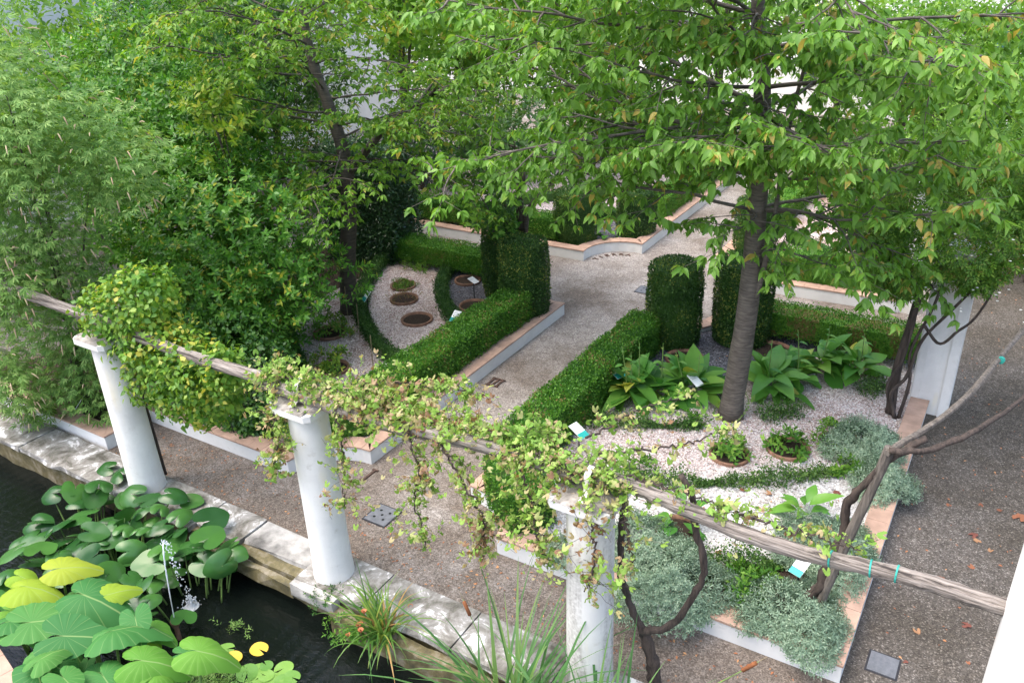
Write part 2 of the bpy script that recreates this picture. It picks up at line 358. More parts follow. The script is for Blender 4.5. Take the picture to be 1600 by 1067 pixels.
M['strap'] = leafmat('strap_leaves', [(0,(.05,.14,.025)),(.6,(.11,.22,.035)),(.9,(.24,.32,.06)),(1,(.36,.22,.08))], .3, .45, .35)
M['cattail'] = leafmat('cattail_leaves', [(0,(.06,.16,.05)),(.6,(.1,.23,.07)),(1,(.19,.3,.09))], .3, .45, .35)
M['stalk'] = plain('green_stalk', (.16,.26,.07), .5, .2, 8)
M['seed'] = plain('brown_seed_head', (.2,.075,.03), .9, .2, 30, .4)
M['flower'] = plain('orange_flower', (.42,.14,.06), .6, .2, 12)
M['bloom'] = plain('white_flower', (.8,.8,.76), .6, .05, 12)
M['backA'] = leafmat('far_leaves_light', [(0,(.08,.2,.03)),(.5,(.14,.29,.04)),(1,(.23,.39,.07))], .42, .5, .3, pscale=.5)
M['backB'] = leafmat('far_leaves_dark', [(0,(.03,.085,.02)),(.5,(.055,.14,.028)),(1,(.1,.21,.04))], .32, .4, .4, pscale=.5)
M['backC'] = leafmat('far_leaves_blue', [(0,(.02,.05,.04)),(.5,(.05,.09,.08)),(1,(.1,.15,.13))], .2, .35, .4, pscale=.5)
M['facade'] = plain('white_facade', (.82,.81,.79), .8, .05, 1.5)
M['glass'] = plain('window_glass', (.05,.06,.07), .1, .1, 2, spec=.6)
M['bluepaint'] = plain('blue_paint', (.05,.13,.22), .5, .1, 3)
M['roof'] = plain('roof_tiles', (.35,.16,.1), .8, .2, 4)
M['jasmineD'] = leafmat('loose_border_leaves', [(0,(.03,.085,.018)),(.5,(.065,.15,.03)),(1,(.13,.23,.05))], .25, .5, .35)
M['faint'] = plain('worn_letter', (.3,.27,.25), .8, .2, 20, .3)
# ================================================================ the setting
CX, CY, FY, NR = -6.9, 16.5, 6.0, 2.25          # middle of the crossing, middle of the front notch, notch radius
def sheet(name, rects, z, mat):
    m = MB()
    for x0, x1, y0, y1 in rects: m.add([(x0,y0,z),(x1,y0,z),(x1,y1,z),(x0,y1,z)], [(0,1,2,3)])
    return struct(m.build(name, mat))
sheet('ground', [(-200,200,5.9,260),(-200,200,-60,.4),(-200,-24,.4,5.9),(6,200,.4,5.9)], 0, M['path'])
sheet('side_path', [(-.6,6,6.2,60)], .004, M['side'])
struct(MB().add([(-24,.4,-.4),(6,.4,-.4),(6,5.62,-.4),(-24,5.62,-.4)], [(0,1,2,3)]).build('pond_water', M['water']))
struct(MB().add([(-24,.4,-1.6),(6,.4,-1.6),(6,5.62,-1.6),(-24,5.62,-1.6)], [(0,1,2,3)]).build('pond_floor', M['mossy']))

def offs(pts, d):
    out = []; n = len(pts)
    for i in range(n):
        def nv(a, b):
            v = np.array(b)-np.array(a); v = v/np.linalg.norm(v); return np.array([-v[1], v[0]])
        if i == 0: o = nv(pts[0], pts[1])*d
        elif i == n-1: o = nv(pts[-2], pts[-1])*d
        else:
            a = nv(pts[i-1], pts[i]); b = nv(pts[i], pts[i+1]); s = a+b; o = s*d*2/(s@s)
        out.append(np.array(pts[i])+o)
    return out
def arc(c, r, a0, a1, n): return [(c[0]+r*math.cos(R(a0+(a1-a0)*i/n)), c[1]+r*math.sin(R(a0+(a1-a0)*i/n))) for i in range(n+1)]
def raised_bed(label, runs, group=None, th=.27, zt=.245, tile_len=.3):
    """runs: open outlines, the bed's inside on the LEFT of the walking direction"""
    c = np.mean([q for r in runs for q in r], 0)
    t = thing('raised_bed', label, 'raised bed', (c[0], c[1], 0), group)
    for run in runs:
        inn = offs(run, th); m = MB(); n = len(run)
        V = [(*p,0) for p in run]+[(*p,zt) for p in run]+[(*q,zt) for q in inn]+[(*q,0) for q in inn]
        F = []
        for i in range(n-1): F += [(i,i+1,n+i+1,n+i),(n+i,n+i+1,2*n+i+1,2*n+i),(2*n+i,2*n+i+1,3*n+i+1,3*n+i)]
        F += [(0,n,2*n,3*n),(n-1,4*n-1,3*n-1,2*n-1)]
        m.add(V, F); m.build('wall', M['wall'], t)
        # tiles
        o2 = offs(run, -.012); i2 = offs(run, th+.006)
        for i in range(n-1):
            a, b, q0, q1 = o2[i], o2[i+1], i2[i], i2[i+1]
            L = np.linalg.norm(b-a); d = (b-a)/L; k = max(1, round(L/tile_len))
            s0, s1 = (q0-a)@d, (q1-a)@d
            for j in range(k):
                u0, u1 = L*j/k+.003, L*(j+1)/k-.003
                v0 = s0+.003 if j == 0 else min(max(u0, s0), s1-.01); v1 = s1-.003 if j == k-1 else max(min(u1, s1), s0+.01)
                nn = np.array([-d[1], d[0]])*(th+.018)
                dz = rng.normal()*.0015
                poly = [a+d*u0, a+d*u1, a+d*v1+nn, a+d*v0+nn]
                MB().prism([tuple(x) for x in poly], zt+.001, zt+.03+dz).build('tile', M['tile'], t)
    return t
def circ_y(c, x, up): dx = x-c[0]; return c[1]+(1 if up else -1)*math.sqrt(NR*NR-dx*dx)
def ang(c, p): return math.degrees(math.atan2(p[1]-c[1], p[0]-c[0]))
cF, cC = (CX, FY), (CX, CY)
def notch(p, q, mid, r=.93, n=9):
    """scalloped corner from p to q, hollowed away from the crossing 'mid'; returns points and the circle's middle"""
    p, q, mid = np.array(p), np.array(q), np.array(mid); m = (p+q)/2; h = math.sqrt(r*r-((q-p)@(q-p))/4); u = (mid-m)/np.linalg.norm(mid-m)
    v = np.array([-(q-p)[1], (q-p)[0]]); v = v/np.linalg.norm(v); v = v if v@u > 0 else -v; c = m+v*h
    a0 = math.atan2(*(p-c)[::-1]); a1 = math.atan2(*(q-c)[::-1]); d = (a1-a0+math.pi)%(2*math.pi)-math.pi
    return [tuple(c+r*np.array([math.cos(a0+d*i/n), math.sin(a0+d*i/n)])) for i in range(n+1)], c, a0, d
# left front bed (counter-clockwise, inside on the left)
AL, BL, BL2, AL2 = (-8.8,7.2), (-7.85,8.04), (-7.85,14.43), (-8.94,15.55)
runL = [(-13.2,7.2)]+notch(AL,BL,cF)[0]+notch(BL2,AL2,cC)[0]+[(-14.6,15.55)]
raised_bed('white raised bed with terracotta coping left of the middle path, holding the round sunken pots', [runL])
AR, BR, BR2, AR2 = (-5.0,7.25), (-5.95,8.04), (-5.95,14.43), (-4.86,15.55)
arcs1 = notch(AR2,BR2,cC)[0]; arcs2 = notch(BR,AR,cF)[0]
runR = [(-.6,15.55)]+arcs1+arcs2+[(-.6,7.27),(-.6,13.62)]
raised_bed('white raised bed with terracotta coping under the big cherry tree on the right', [runR])
ALr, BLr = (-8.94,17.45), (-7.85,18.54)
raised_bed('far white raised bed behind the crossing on the left, with a curved corner', [[(-16.5,17.45)]+notch(ALr,BLr,cC)[0]+[(-7.85,29)]])
ARr, BRr = (-4.86,17.5), (-5.95,18.54)
raised_bed('far white raised bed behind the crossing on the right, beside the thin white pillar', [[(-5.95,29)]+notch(BRr,ARr,cC)[0]+[(-1.75,17.62)]])
raised_bed('short raised bed end with one terracotta edge, left of the leftmost column by the pond', [[(-16.5,6.25),(-12.0,6.25),(-12.0,7.0)]])

# gravel beds
def inL(x, y): return (x>-13.0)&(x<-8.1)&(y>7.45)&(y<15.3)&(np.hypot(x-CX,y-CY)>2.62)&(np.hypot(x-CX,y-FY)>2.62)
def inR(x, y): return (x>-5.7)&(x<-.85)&(y>7.5)&(y<15.3)&(np.hypot(x-CX,y-CY)>2.62)&(np.hypot(x-CX,y-FY)>2.62)
def bed_floor(name, x0, x1, y0, y1, inside, r0, r1, z, mat):
    m = MB(); s = .1
    xs = np.arange(x0, x1, s); ys = np.arange(y0, y1, s)
    gx, gy = np.meshgrid(xs+s/2, ys+s/2); rr = np.hypot(gx-CX, gy-CY)
    ok = inside(gx, gy)&(rr>=r0)&(rr<r1)
    px, py = gx[ok]-s/2, gy[ok]-s/2
    V = np.stack([np.stack([px+a*s, py+b*s, np.full_like(px, z)], -1) for a, b in ((0,0),(1,0),(1,1),(0,1))], 1).reshape(-1,3)
    return struct(link(name, mesh_np(name, V, np.arange(len(V)).reshape(-1,4)), mat))
def wide(f): return f
bed_floor('slate_gravel', -13.2, -8, 7.3, 15.4, inL, 0, 4.6, .17, M['gslate'])
bed_floor('pink_gravel', -13.2, -8, 7.3, 15.4, inL, 4.6, 99, .17, M['gpink'])
bed_floor('slate_gravel', -5.8, -.6, 7.3, 15.4, inR, 0, 4.7, .17, M['gslate'])
bed_floor('pink_gravel', -5.8, -.6, 7.3, 15.4, inR, 4.7, 7.55, .17, M['gpink'])
bed_floor('white_gravel', -5.8, -.6, 7.3, 15.4, inR, 7.55, 9.45, .17, M['gwhite'])
bed_floor('bed_soil', -5.8, -.6, 7.3, 15.4, inR, 9.45, 99, .17, M['soil'])
def frect(x0, x1, y0, y1):
    return lambda x, y: (x>x0)&(x<x1)&(y>y0)&(y<y1)&(np.hypot(x-CX,y-CY)>2.62)
bed_floor('slate_gravel', -16.4, -8, 17.6, 29, frect(-16.4,-8.1,17.7,29), 0, 4.4, .17, M['gslate'])
bed_floor('pink_gravel', -24, -8, 17.6, 29, frect(-16.4,-8.1,17.7,29), 4.4, 99, .17, M['gpink'])
bed_floor('slate_gravel', -5.8, 0, 17.6, 29, frect(-5.7,-1.7,17.75,29), 0, 4.0, .17, M['gslate'])
bed_floor('pink_gravel', -5.8, 0, 17.6, 29, frect(-5.7,-1.7,17.75,29), 4.0, 99, .17, M['gpink'])
sheet('bed_soil', [(-16.4,-12.3,6.5,7.2)], .2, M['soil'])
sheet('bed_soil', [(-16.4,-13.2,7.2,15.3)], .01, M['soil'])
octV = np.array([(1,0,0),(-1,0,0),(0,1,0),(0,-1,0),(0,0,1),(0,0,-1)], float)
octF = np.array([(0,2,4),(2,1,4),(1,3,4),(3,0,4)])
octT = (octV[:5]*np.array([.5,.38,.3]), octF)
def pebbles(name, mat, n, bbox, inside, r0, r1, size):
    x = rng.uniform(bbox[0], bbox[1], n*4); y = rng.uniform(bbox[2], bbox[3], n*4); rr = np.hypot(x-CX, y-CY)
    ok = inside(x, y)&(rr>r0-.06)&(rr<r1+.06); x, y = x[ok][:n], y[ok][:n]; k = len(x)
    pos = np.stack([x, y, np.full(k, .171)], -1); d = rdir(k)*[1,1,.3]; nr = rdir(k)*.6+[0,0,1]
    V, F = scatter(octT, pos, d, nr, rng.uniform(.55,1.4,k)*size)
    return stuff(link(name, mesh_np(name, V, F), mat))
pebbles('pink_pebbles', M['ppink'], 26000, (-13,-8.1,7.4,15.3), inL, 4.6, 99, .03)
pebbles('slate_pebbles', M['pslate'], 7000, (-13,-8.1,10,15.3), inL, 0, 4.6, .03)
pebbles('pink_pebbles', M['ppink'], 24000, (-5.7,-.8,7.4,15.3), inR, 4.7, 7.55, .03)
pebbles('white_pebbles', M['pwhite'], 15000, (-5.7,-.8,7.4,15.3), inR, 7.4, 9.45, .034)
pebbles('white_pebbles', M['pwhite'], 7000, (-5.7,-.8,8,15.3), inR, 5.4, 7.6, .03)
pebbles('slate_pebbles', M['pslate'], 6000, (-5.7,-.8,10,15.3), inR, 0, 4.7, .03)

# pond coping and walls
def rough_slab(name, x0, x1, y0, y1, z0, z1, mat, parent=None, seg=.25, amp=.012):
    n = max(2, int((x1-x0)/seg)); m = MB(); xs = np.linspace(x0, x1, n); V = []
    for x in xs:
        e = rng.normal(size=4)*amp
        V += [(x,y0+e[0],z0),(x,y0+e[1],z1+e[2]*.4),(x,y1+e[3]*.5,z1+e[2]*.3),(x,y1,z0)]
    F = [(4*i+j,4*i+(j+1)%4,4*i+4+(j+1)%4,4*i+4+j) for i in range(n-1) for j in range(4)]
    F += [(0,1,2,3),(4*n-1,4*n-2,4*n-3,4*n-4)]
    return m.add(V, F).build(name, mat, parent)
pw = thing('pond_wall', 'weathered stone pond wall with patchy coping along the path under the columns', 'wall', (-8,5.8,0))
rough_slab('wall_face', -24, 6, 5.56, 5.9, -1.6, .0, M['mossy'], pw, .3, .02)
xs = [-24,-20.2,-16.4,-13.3,-10.95,-9.05]
for a, b in zip(xs[:-1], xs[1:]): rough_slab('coping_stone', a+.006, b-.006, 5.5, 6.17, .002, .085, M['coping'], pw)
rough_slab('coping_stone', -9.03, -8.2, 5.62, 6.17, .002, .085, M['coping'], pw)
rough_slab('coping_stone', -8.18, -7.0, 5.72, 6.17, .002, .06, M['stone'], pw)
rough_slab('gutter_edge', -8.9, -7.0, 5.42, 5.52, -.22, -.03, M['mossy'], pw)
rough_slab('gutter_bed', -8.9, -7.0, 5.5, 5.72, -.25, -.1, M['stone'], pw)
for a, b in ((-6.98,-5.9),(-5.88,-4.55),(-4.53,-3.3),(-3.28,-.9),(-.88,2),(2.02,6)): rough_slab('coping_stone', a, b, 5.5, 6.17, .002, .08, M['coping'], pw)
rough_slab('moss_ledge', -6.3, 5, 5.36, 5.5, -.4, -.06, M['mossy'], pw, .2, .02)
rough_slab('plinth', -6.98, -6.25, 5.38, 5.52, -.12, .075, M['stone'], pw)
m = MB(); a, b = np.array([-14,3.86]), np.array([-5,1.9]); d = (b-a)/np.linalg.norm(b-a); nn = np.array([-d[1], d[0]])*-.75
nw = thing('low_pond_parapet', 'peach tiled parapet top in the bottom left corner beside the big leaves', 'parapet', (-9.5,2.6,0))
MB().prism([tuple(a), tuple(b), tuple(b+nn), tuple(a+nn)][::-1], -1.6, .44).build('wall', M['wall'], nw)
L = np.linalg.norm(b-a)
for j in range(30):
    u0, u1 = L*j/30+.003, L*(j+1)/30-.003; o = -nn*.02
    MB().prism([tuple(a+d*u0+nn*1.02), tuple(a+d*u1+nn*1.02), tuple(a+d*u1+o), tuple(a+d*u0+o)], .442, .47).build('tile', M['tile'], nw)

# ================================================================ columns and pergola timber
def column(x, y, label, mat, h=2.62, r=.25, bracket=True, turn=0):
    t = thing('white_column', label, 'column', (x, y, .08), 'white columns along the pond')
    prof = [(r+.015,.08),(r+.012,.12),(r+.004,.3)]+[(r*(1-.06*k/6), .3+(h-.5)*k/6) for k in range(1,7)]+[(r*.945,h-.05)]
    m = MB().lathe(prof, (x,y,0), 40); m.build('shaft', mat, t, True)
    def sq(s, ch): return [(x+p[0],y+p[1]) for p in [(-s,-s+ch),(-s+ch,-s),(s-ch,-s),(s,-s+ch),(s,s-ch),(s-ch,s),(-s+ch,s),(-s,s-ch)]]
    MB().prism(sq(.285,.05), h-.075, h-.035).prism(sq(.325,.06), h-.035, h+.045).build('capital', M['column'], t)
    # weathered crust on the capital
    n = 9; g = np.linspace(-.33,.33,n); V = [(x+a,y+b,h+.05+.03*rng.random()*(abs(a)<.3 and abs(b)<.3)) for a in g for b in g if True]
    F = [(i*n+j,(i+1)*n+j,(i+1)*n+j+1,i*n+j+1) for i in range(n-1) for j in range(n-1) if not ((i in (0,n-2)) and (j in (0,n-2)))]
    MB().add(V, F).build('capital_crust', M['cap'], t)
    if bracket:
        pts = spline([(x+.02,y-.25,h+.075),(x+.02,y-.17,h+.1),(x+.03,y-.14,h+.2),(x+.02,y-.125,h+.3),(x+.03,y-.05,h+.345)], 12)
        m = MB(); V = []
        for p in pts: V += [(p[0]-.03,p[1],p[2]),(p[0]+.03,p[1],p[2]),(p[0]+.03,p[1]+.015,p[2]+.012),(p[0]-.03,p[1]+.015,p[2]+.012)]
        k = len(pts)
        m.add(V, [(4*i+j,4*i+(j+1)%4,4*i+4+(j+1)%4,4*i+4+j) for i in range(k-1) for j in range(4)]+[(0,1,2,3),(4*k-1,4*k-2,4*k-3,4*k-4)])
        m.build('bracket', M['whitemetal'], t)
    return t
column(-10.42, 5.86, 'white round column half covered by bright green climber, leftmost by the pond', M['column'], bracket=False)
column(-6.62, 5.84, 'white round column with square cap between the two other pond columns', M['column'])
column(-2.92, 5.86, 'white round column with dark stain streaks, nearest the cattails', M['column_stained'])
t = thing('white_column', 'plain white column cut off by the bottom right corner of the picture', 'column', (.85,5.86,.08), 'white columns along the pond')
MB().lathe([(.33,.08),(.325,2),(.32,5.2)], (.85,5.86,0), 40).build('shaft', M['column'], t, True)
MB().lathe([(.33,5.2),(.42,5.24),(.42,5.34),(.0,5.36)], (.85,5.86,0), 40).build('capital', M['column'], t, True)

def log(pts, r, label, n=40, ties=()):
    P = spline(pts, n); P += rng.normal(size=P.shape)*[0,.004,.003]
    rad = r*.94*(1+.04*np.sin(np.linspace(0,7,n))+rng.normal(size=n)*.012)
    t = thing('pergola_log', label, 'log', tuple(P[0]), 'pergola logs')
    MB().tube(P, rad, 16, .03).build('log', M['log'], t)
    for s in ties:
        i = min(int(s*n), n-2); dd = nrmz(P[i+1]-P[i]); MB().tube([P[i]-dd*.007, P[i]+dd*.007], rad[i]*1.1, 14).build('tie', M['twine'], t)
    return t
log([(-16.5,5.9,2.96),(-13,5.87,2.93),(-10.5,5.84,2.87),(-8.6,5.86,2.74),(-6.75,5.86,2.79)], .085, 'weathered grey log resting on the leftmost column under the green climber')
log([(-7.15,5.74,2.80),(-5.4,5.8,2.72),(-4.1,5.84,2.81),(-2.75,5.86,2.80)], .085, 'weathered grey log overgrown with pale vine leaves between the middle and stained columns')
log([(-3.1,5.93,2.86),(-2.3,5.9,2.81),(-1.2,5.86,2.72),(-.2,5.88,2.80),(.6,5.88,2.80)], .074, 'bare weathered log running from the stained column to the corner column', ties=(.62,.68,.74))
t = thing('wooden_pole', 'thin grey wooden pole slanting away over the right path', 'pole', (-.6,7.98,2.62))
MB().tube(spline([(-.62,7.9,2.62),(-.1,9.3,2.62),(.4,11.7,2.62),(1.2,15,2.66)], 24), .035, 8, .06).build('pole', M['post'], t)
for q in ((.2,10.6,2.62),): MB().tube([(q[0],q[1]-.02,q[2]),(q[0]+.008,q[1]+.02,q[2])], .045, 8).build('tie', M['twine'], t)
t = thing('wooden_post', 'leaning grey wooden post standing in the grey bush at the bed corner', 'post', (-1.06,7.95,.17))
MB().tube(spline([(-1.06,7.96,.17),(-.98,8,.6),(-.8,8,1.6),(-.6,7.98,2.64)], 14), [.055]*14, 9, .06).build('post', M['post'], t)
def vine_trunk(label, stems, loc):
    t = thing('vine_trunk', label, 'vine', loc)
    for pts, r0, r1, n in stems:
        P = spline(pts, n); P += rng.normal(size=P.shape)*.006
        MB().tube(P, np.linspace(r0, r1, n)*(1+rng.normal(size=n)*.08), 9, .08).build('stem', M['vinebark'], t, True)
    return t
vine_trunk('dark forked vine trunk rising from the path beside the stained column', [
    ([(-2.32,6.27,.0),(-2.36,6.25,.35),(-2.44,6.17,.85)], .075, .06, 14),
    ([(-2.44,6.15,.82),(-2.56,6.15,1.05),(-2.71,6.15,1.47),(-2.72,6.15,2.1),(-2.66,6.05,2.7)], .045, .03, 22),
    ([(-2.43,6.12,.86),(-2.12,6.1,1.14),(-1.9,6.1,1.66),(-1.84,6.1,2.05),(-1.95,6.08,2.45),(-1.98,6,2.88),(-2.09,5.98,3.05)], .04, .026, 32)], (-2.32,6.27,0))
vine_trunk('thick twisted brown vine climbing the leaning post, arching over the right path', [
    ([(-1.35,7.9,.17),(-1.22,7.95,.35),(-1.06,8,.55),(-1.02,8.02,.95),(-.9,8.05,1.4),(-.91,8.05,1.8),(-.78,8,2.12),(-.58,8,2.5),(-.3,8.2,2.72)], .068, .036, 44),
    ([(-.6,7.9,2.66),(-.3,8.05,2.66),(.1,8.6,2.7),(.5,9.75,2.64),(.9,11,2.7)], .038, .022, 26),
    ([(-1.22,7.95,.3),(-1.4,7.85,.38),(-1.6,7.85,.3)], .065, .04, 10)], (-1.35,7.9,.17))
# square pillars of the right walk
def pillar(x, y, s, h, label, z0=0):
    t = thing('white_pillar', label, 'pillar', (x,y,z0), 'white pillars of the right walk')
    MB().box(x-s,x+s,y-s,y+s,z0,h).build('shaft', M['column'], t)
    for sx in (-1,1):
        MB().box(x+sx*s*.72-s*.2, x+sx*s*.72+s*.2, y-s-.03, y-s-.001, z0, h-.02).build('pilaster_strip', M['column'], t)
    MB().box(x-s-.06,x+s+.06,y-s-.06,y+s+.06,h,h+.09).build('capital', M['column'], t)
pillar(-.6, 13.95, .3, 2.75, 'white square pillar with raised edges standing at the right bed wall')
pillar(-1.6, 17.85, .16, 2.6, 'slim white pillar further back at the end of the far right bed')

# ================================================================ drain covers, letters, pots, plant signs
def cover(x, y, s, rot, label, holes=True):
    t = thing('drain_cover', label, 'drain cover', (x,y,0), 'square drain covers')
    c, sn = math.cos(rot), math.sin(rot); W = lambda a,b: (x+a*c-b*sn, y+a*sn+b*c)
    h = s/2
    MB().prism([W(-h,-h),W(h,-h),W(h,h),W(-h,h)], -.02, .008).build('frame', M['ironframe'], t)
    g = h-.022; MB().prism([W(-g,-g),W(g,-g),W(g,g),W(-g,g)], .0085, .014).build('plate', M['iron'], t)
    if holes:
        for a, b in ((-.08,-.08),(.08,-.08),(-.08,.08),(.08,.08),(0,0)):
            p = W(a,b); MB().lathe([(.022,.0145),(.0,.0152)], (*p,0), 10).build('hole', M['hole'], t)
cover(-6.88, 7.12, .42, 0, 'grey square drain cover with holes in the front path near the middle column')
cover(-6.82, 16.42, .42, 0, 'grey square drain cover at the crossing beside the round topiary')
cover(-.24, 7.77, .34, 0, 'plain dark square cover at the bed corner in the right foreground', False)
def letter(txt, x, y, rot, size, label, cat='letter', grp=None, mat='bronze'):
    cu = bpy.data.curves.new('letter', 'FONT'); cu.body = txt; cu.size = size; cu.extrude = .006; cu.align_x = 'CENTER'; cu.offset = .006
    tmp = bpy.data.objects.new('tmp_letter', cu); COL.objects.link(tmp)
    dg = bpy.context.evaluated_depsgraph_get(); me = bpy.data.meshes.new_from_object(tmp.evaluated_get(dg)); bpy.data.objects.remove(tmp)
    o = link('ground_letter', me, M[mat]); o.location = (x,y,.006); o.rotation_euler = (0,0,rot)
    return tag(o, label, cat, grp)
def serif_numeral(n, x, y, size, label):
    t = thing('ground_numeral', label, 'numeral', (x,y,0)); w = size*.28
    for k in range(n):
        cx = x+(k-(n-1)/2)*w*1.25; m = MB()
        m.box(cx-.02,cx+.02,y,y+size,.001,.022); m.box(cx-w*.6,cx+w*.6,y-.017,y+.017,.001,.0215); m.box(cx-w*.6,cx+w*.6,y+size-.017,y+size+.017,.001,.0215)
        m.build('stroke', M['bronze'], t)
serif_numeral(1, -7.69, 7.64, .3, 'metal numeral I set in the path near the front drain cover')
serif_numeral(3, -7.54, 11.05, .26, 'metal numeral III set in the path between the two long hedges')
_p, _c, _a0, _d = notch(ALr, BLr, cC)
for i, ch in enumerate('TIERRA'):
    a = _a0+_d*(.16+.136*i); rr = .93-.3
    letter(ch, _c[0]+rr*math.cos(a), _c[1]+rr*math.sin(a), a-math.pi/2, .2,
           'metal letter '+ch+[' beginning',' second in',' third in',' fourth in',' fifth in',' ending'][i]+' the word along the curved wall', 'letter', 'letters of the word along the curved wall')
for i, ch in enumerate('OA'):
    letter(ch, -7.32+.26*i, 14.1, 0, .24, ['faint round metal letter in the path before the crossing','faint metal letter right of the round one before the crossing'][i], mat='faint')

def pot(x, y, r, label, z=.145, soil=.075):
    t = thing('terracotta_pot', label, 'pot', (x,y,z-.3), 'round terracotta pots sunk in the gravel')
    MB().lathe([(r*.7,-.3),(r*.98,.02),(r,.06),(r,.085),(r*.95,.09),(r*.88,.08),(r*.84,.03),(r*.8,-.1)], (x,y,z), 28).build('rim', M['terracotta'], t, True)
    MB().lathe([(r*.85,soil-.032),(r*.5,soil-.02),(0,soil-.022)], (x,y,z), 20).build('soil', M['soil'], t)
pot(-10.54,14.70,.31,'sunken empty terracotta pot in dark slate gravel below the back hedge')
pot(-9.58,13.55,.34,'sunken empty terracotta pot in dark slate gravel close to the long hedge')
pot(-10.28,12.42,.34,'sunken empty terracotta pot with bare soil in the left pink gravel')
pot(-11.71,13.77,.3,'sunken pot full of low yellowish green herb in the left bed')
pot(-11.20,13.16,.32,'sunken pot ringed with dry brown straw in the left bed')
pot(-9.2,11.59,.33,'sunken pot half hidden behind the long hedge of the left bed')
pot(-10.37,9.93,.32,'sunken pot with a small leafy plant near the sign by the long hedge')
pot(-11.49,11.07,.34,'sunken pot with reddish green seedlings left of the low curved hedge')
pot(-2.97,10.67,.31,'sunken pot of strawberry leaves, left of the pair under the cherry tree')
pot(-2.25,11.25,.33,'sunken pot of strawberry leaves, right of the pair under the cherry tree')
pot(-1.62,11.79,.3,'sunken pot under a mound of green herb beside the grey bush')
pot(-3.40,14.35,.4,'large bare pot rim in slate gravel right of the cherry trunk')
pot(-4.71,13.32,.36,'bare pot rim in slate gravel behind the broad leaved plants')
pot(-3.0,8.62,.3,'sunken pot behind the stained column with a broad leaved tuft')
def plant_sign(x, y, z, label, yaw=-30, tilt=50, w=.17, h=.26, teal=True, stake=True):
    t = thing('plant_sign', label, 'sign', (x,y,.17), 'plant signs')
    Mx = Matrix.Translation((x,y,z)) @ Matrix.Rotation(R(yaw),4,'Z') @ Matrix.Rotation(R(tilt),4,'X')
    def bx(name, x0,x1,y0,y1,z0,z1, mat):
        m = MB().box(x0,x1,y0,y1,z0,z1); m.v = [tuple(Mx @ Vector(v)) for v in m.v]; return m.build(name, mat, t)
    bx('plate', -w/2,w/2,-h/2,h/2,0,.008, M['plate'])
    if teal: bx('teal_band', -w/2+.001,w/2-.001,-h/2+.001,-h/2+h*.36,.0085,.0105, M['teal'])
    for k in range(3): bx('print_line', -w*.36,w*(.2+.1*(k%2)),h*(.34-.12*k),h*(.37-.12*k),.0085,.0095, M['print'])
    if stake: MB().tube([(x,y,.15),(x,y,z-.005)], .012, 6).build('stake', M['stake'], t)
plant_sign(-11.42,12.21,.6,'white and teal plant sign over the low curved hedge near the left tree trunk')
plant_sign(-9.08,12.17,.62,'white and teal plant sign at the end of the slate gravel behind the long hedge', 0, 35)
plant_sign(-8.83,9.76,.62,'white plant sign at the near end of the long left hedge', 20, 40, teal=False)
plant_sign(-10.17,7.36,.66,'upright white and teal plant sign in front of the dark ivy', -34, 70, .17, .3)
plant_sign(-5.29,11.56,.62,'white and teal plant sign seen edge on beside the long right hedge', 70, 24, .2, .3)
plant_sign(-5.0,9.62,.6,'teal edged plant sign on a dark stake below the long right hedge', 75, 24, .18, .3)
plant_sign(-4.0,11.9,.62,'narrow white plant sign among the broad leaves left of the cherry trunk', 60, 20, .16, .28, teal=False)
plant_sign(-1.33,8.21,.6,'small white and teal plant sign behind the bare log by the grey bushes', -20, 30, .16, .24)
plant_sign(-2.0,18.38,.7,'teal plant sign hanging near the slim far pillar', -30, 60)
plant_sign(-13.9,6.6,.75,'white and teal plant sign in the feathery bush, the upper left of two', -50, 50)
plant_sign(-13.0,6.55,.5,'white and teal plant sign at the pond edge under the feathery bush', -50, 50)
plant_sign(-9.85,13.95,.6,'dark slim plant sign seen edge on between the two slate gravel pots', 80, 20, .16, .22, teal=False)
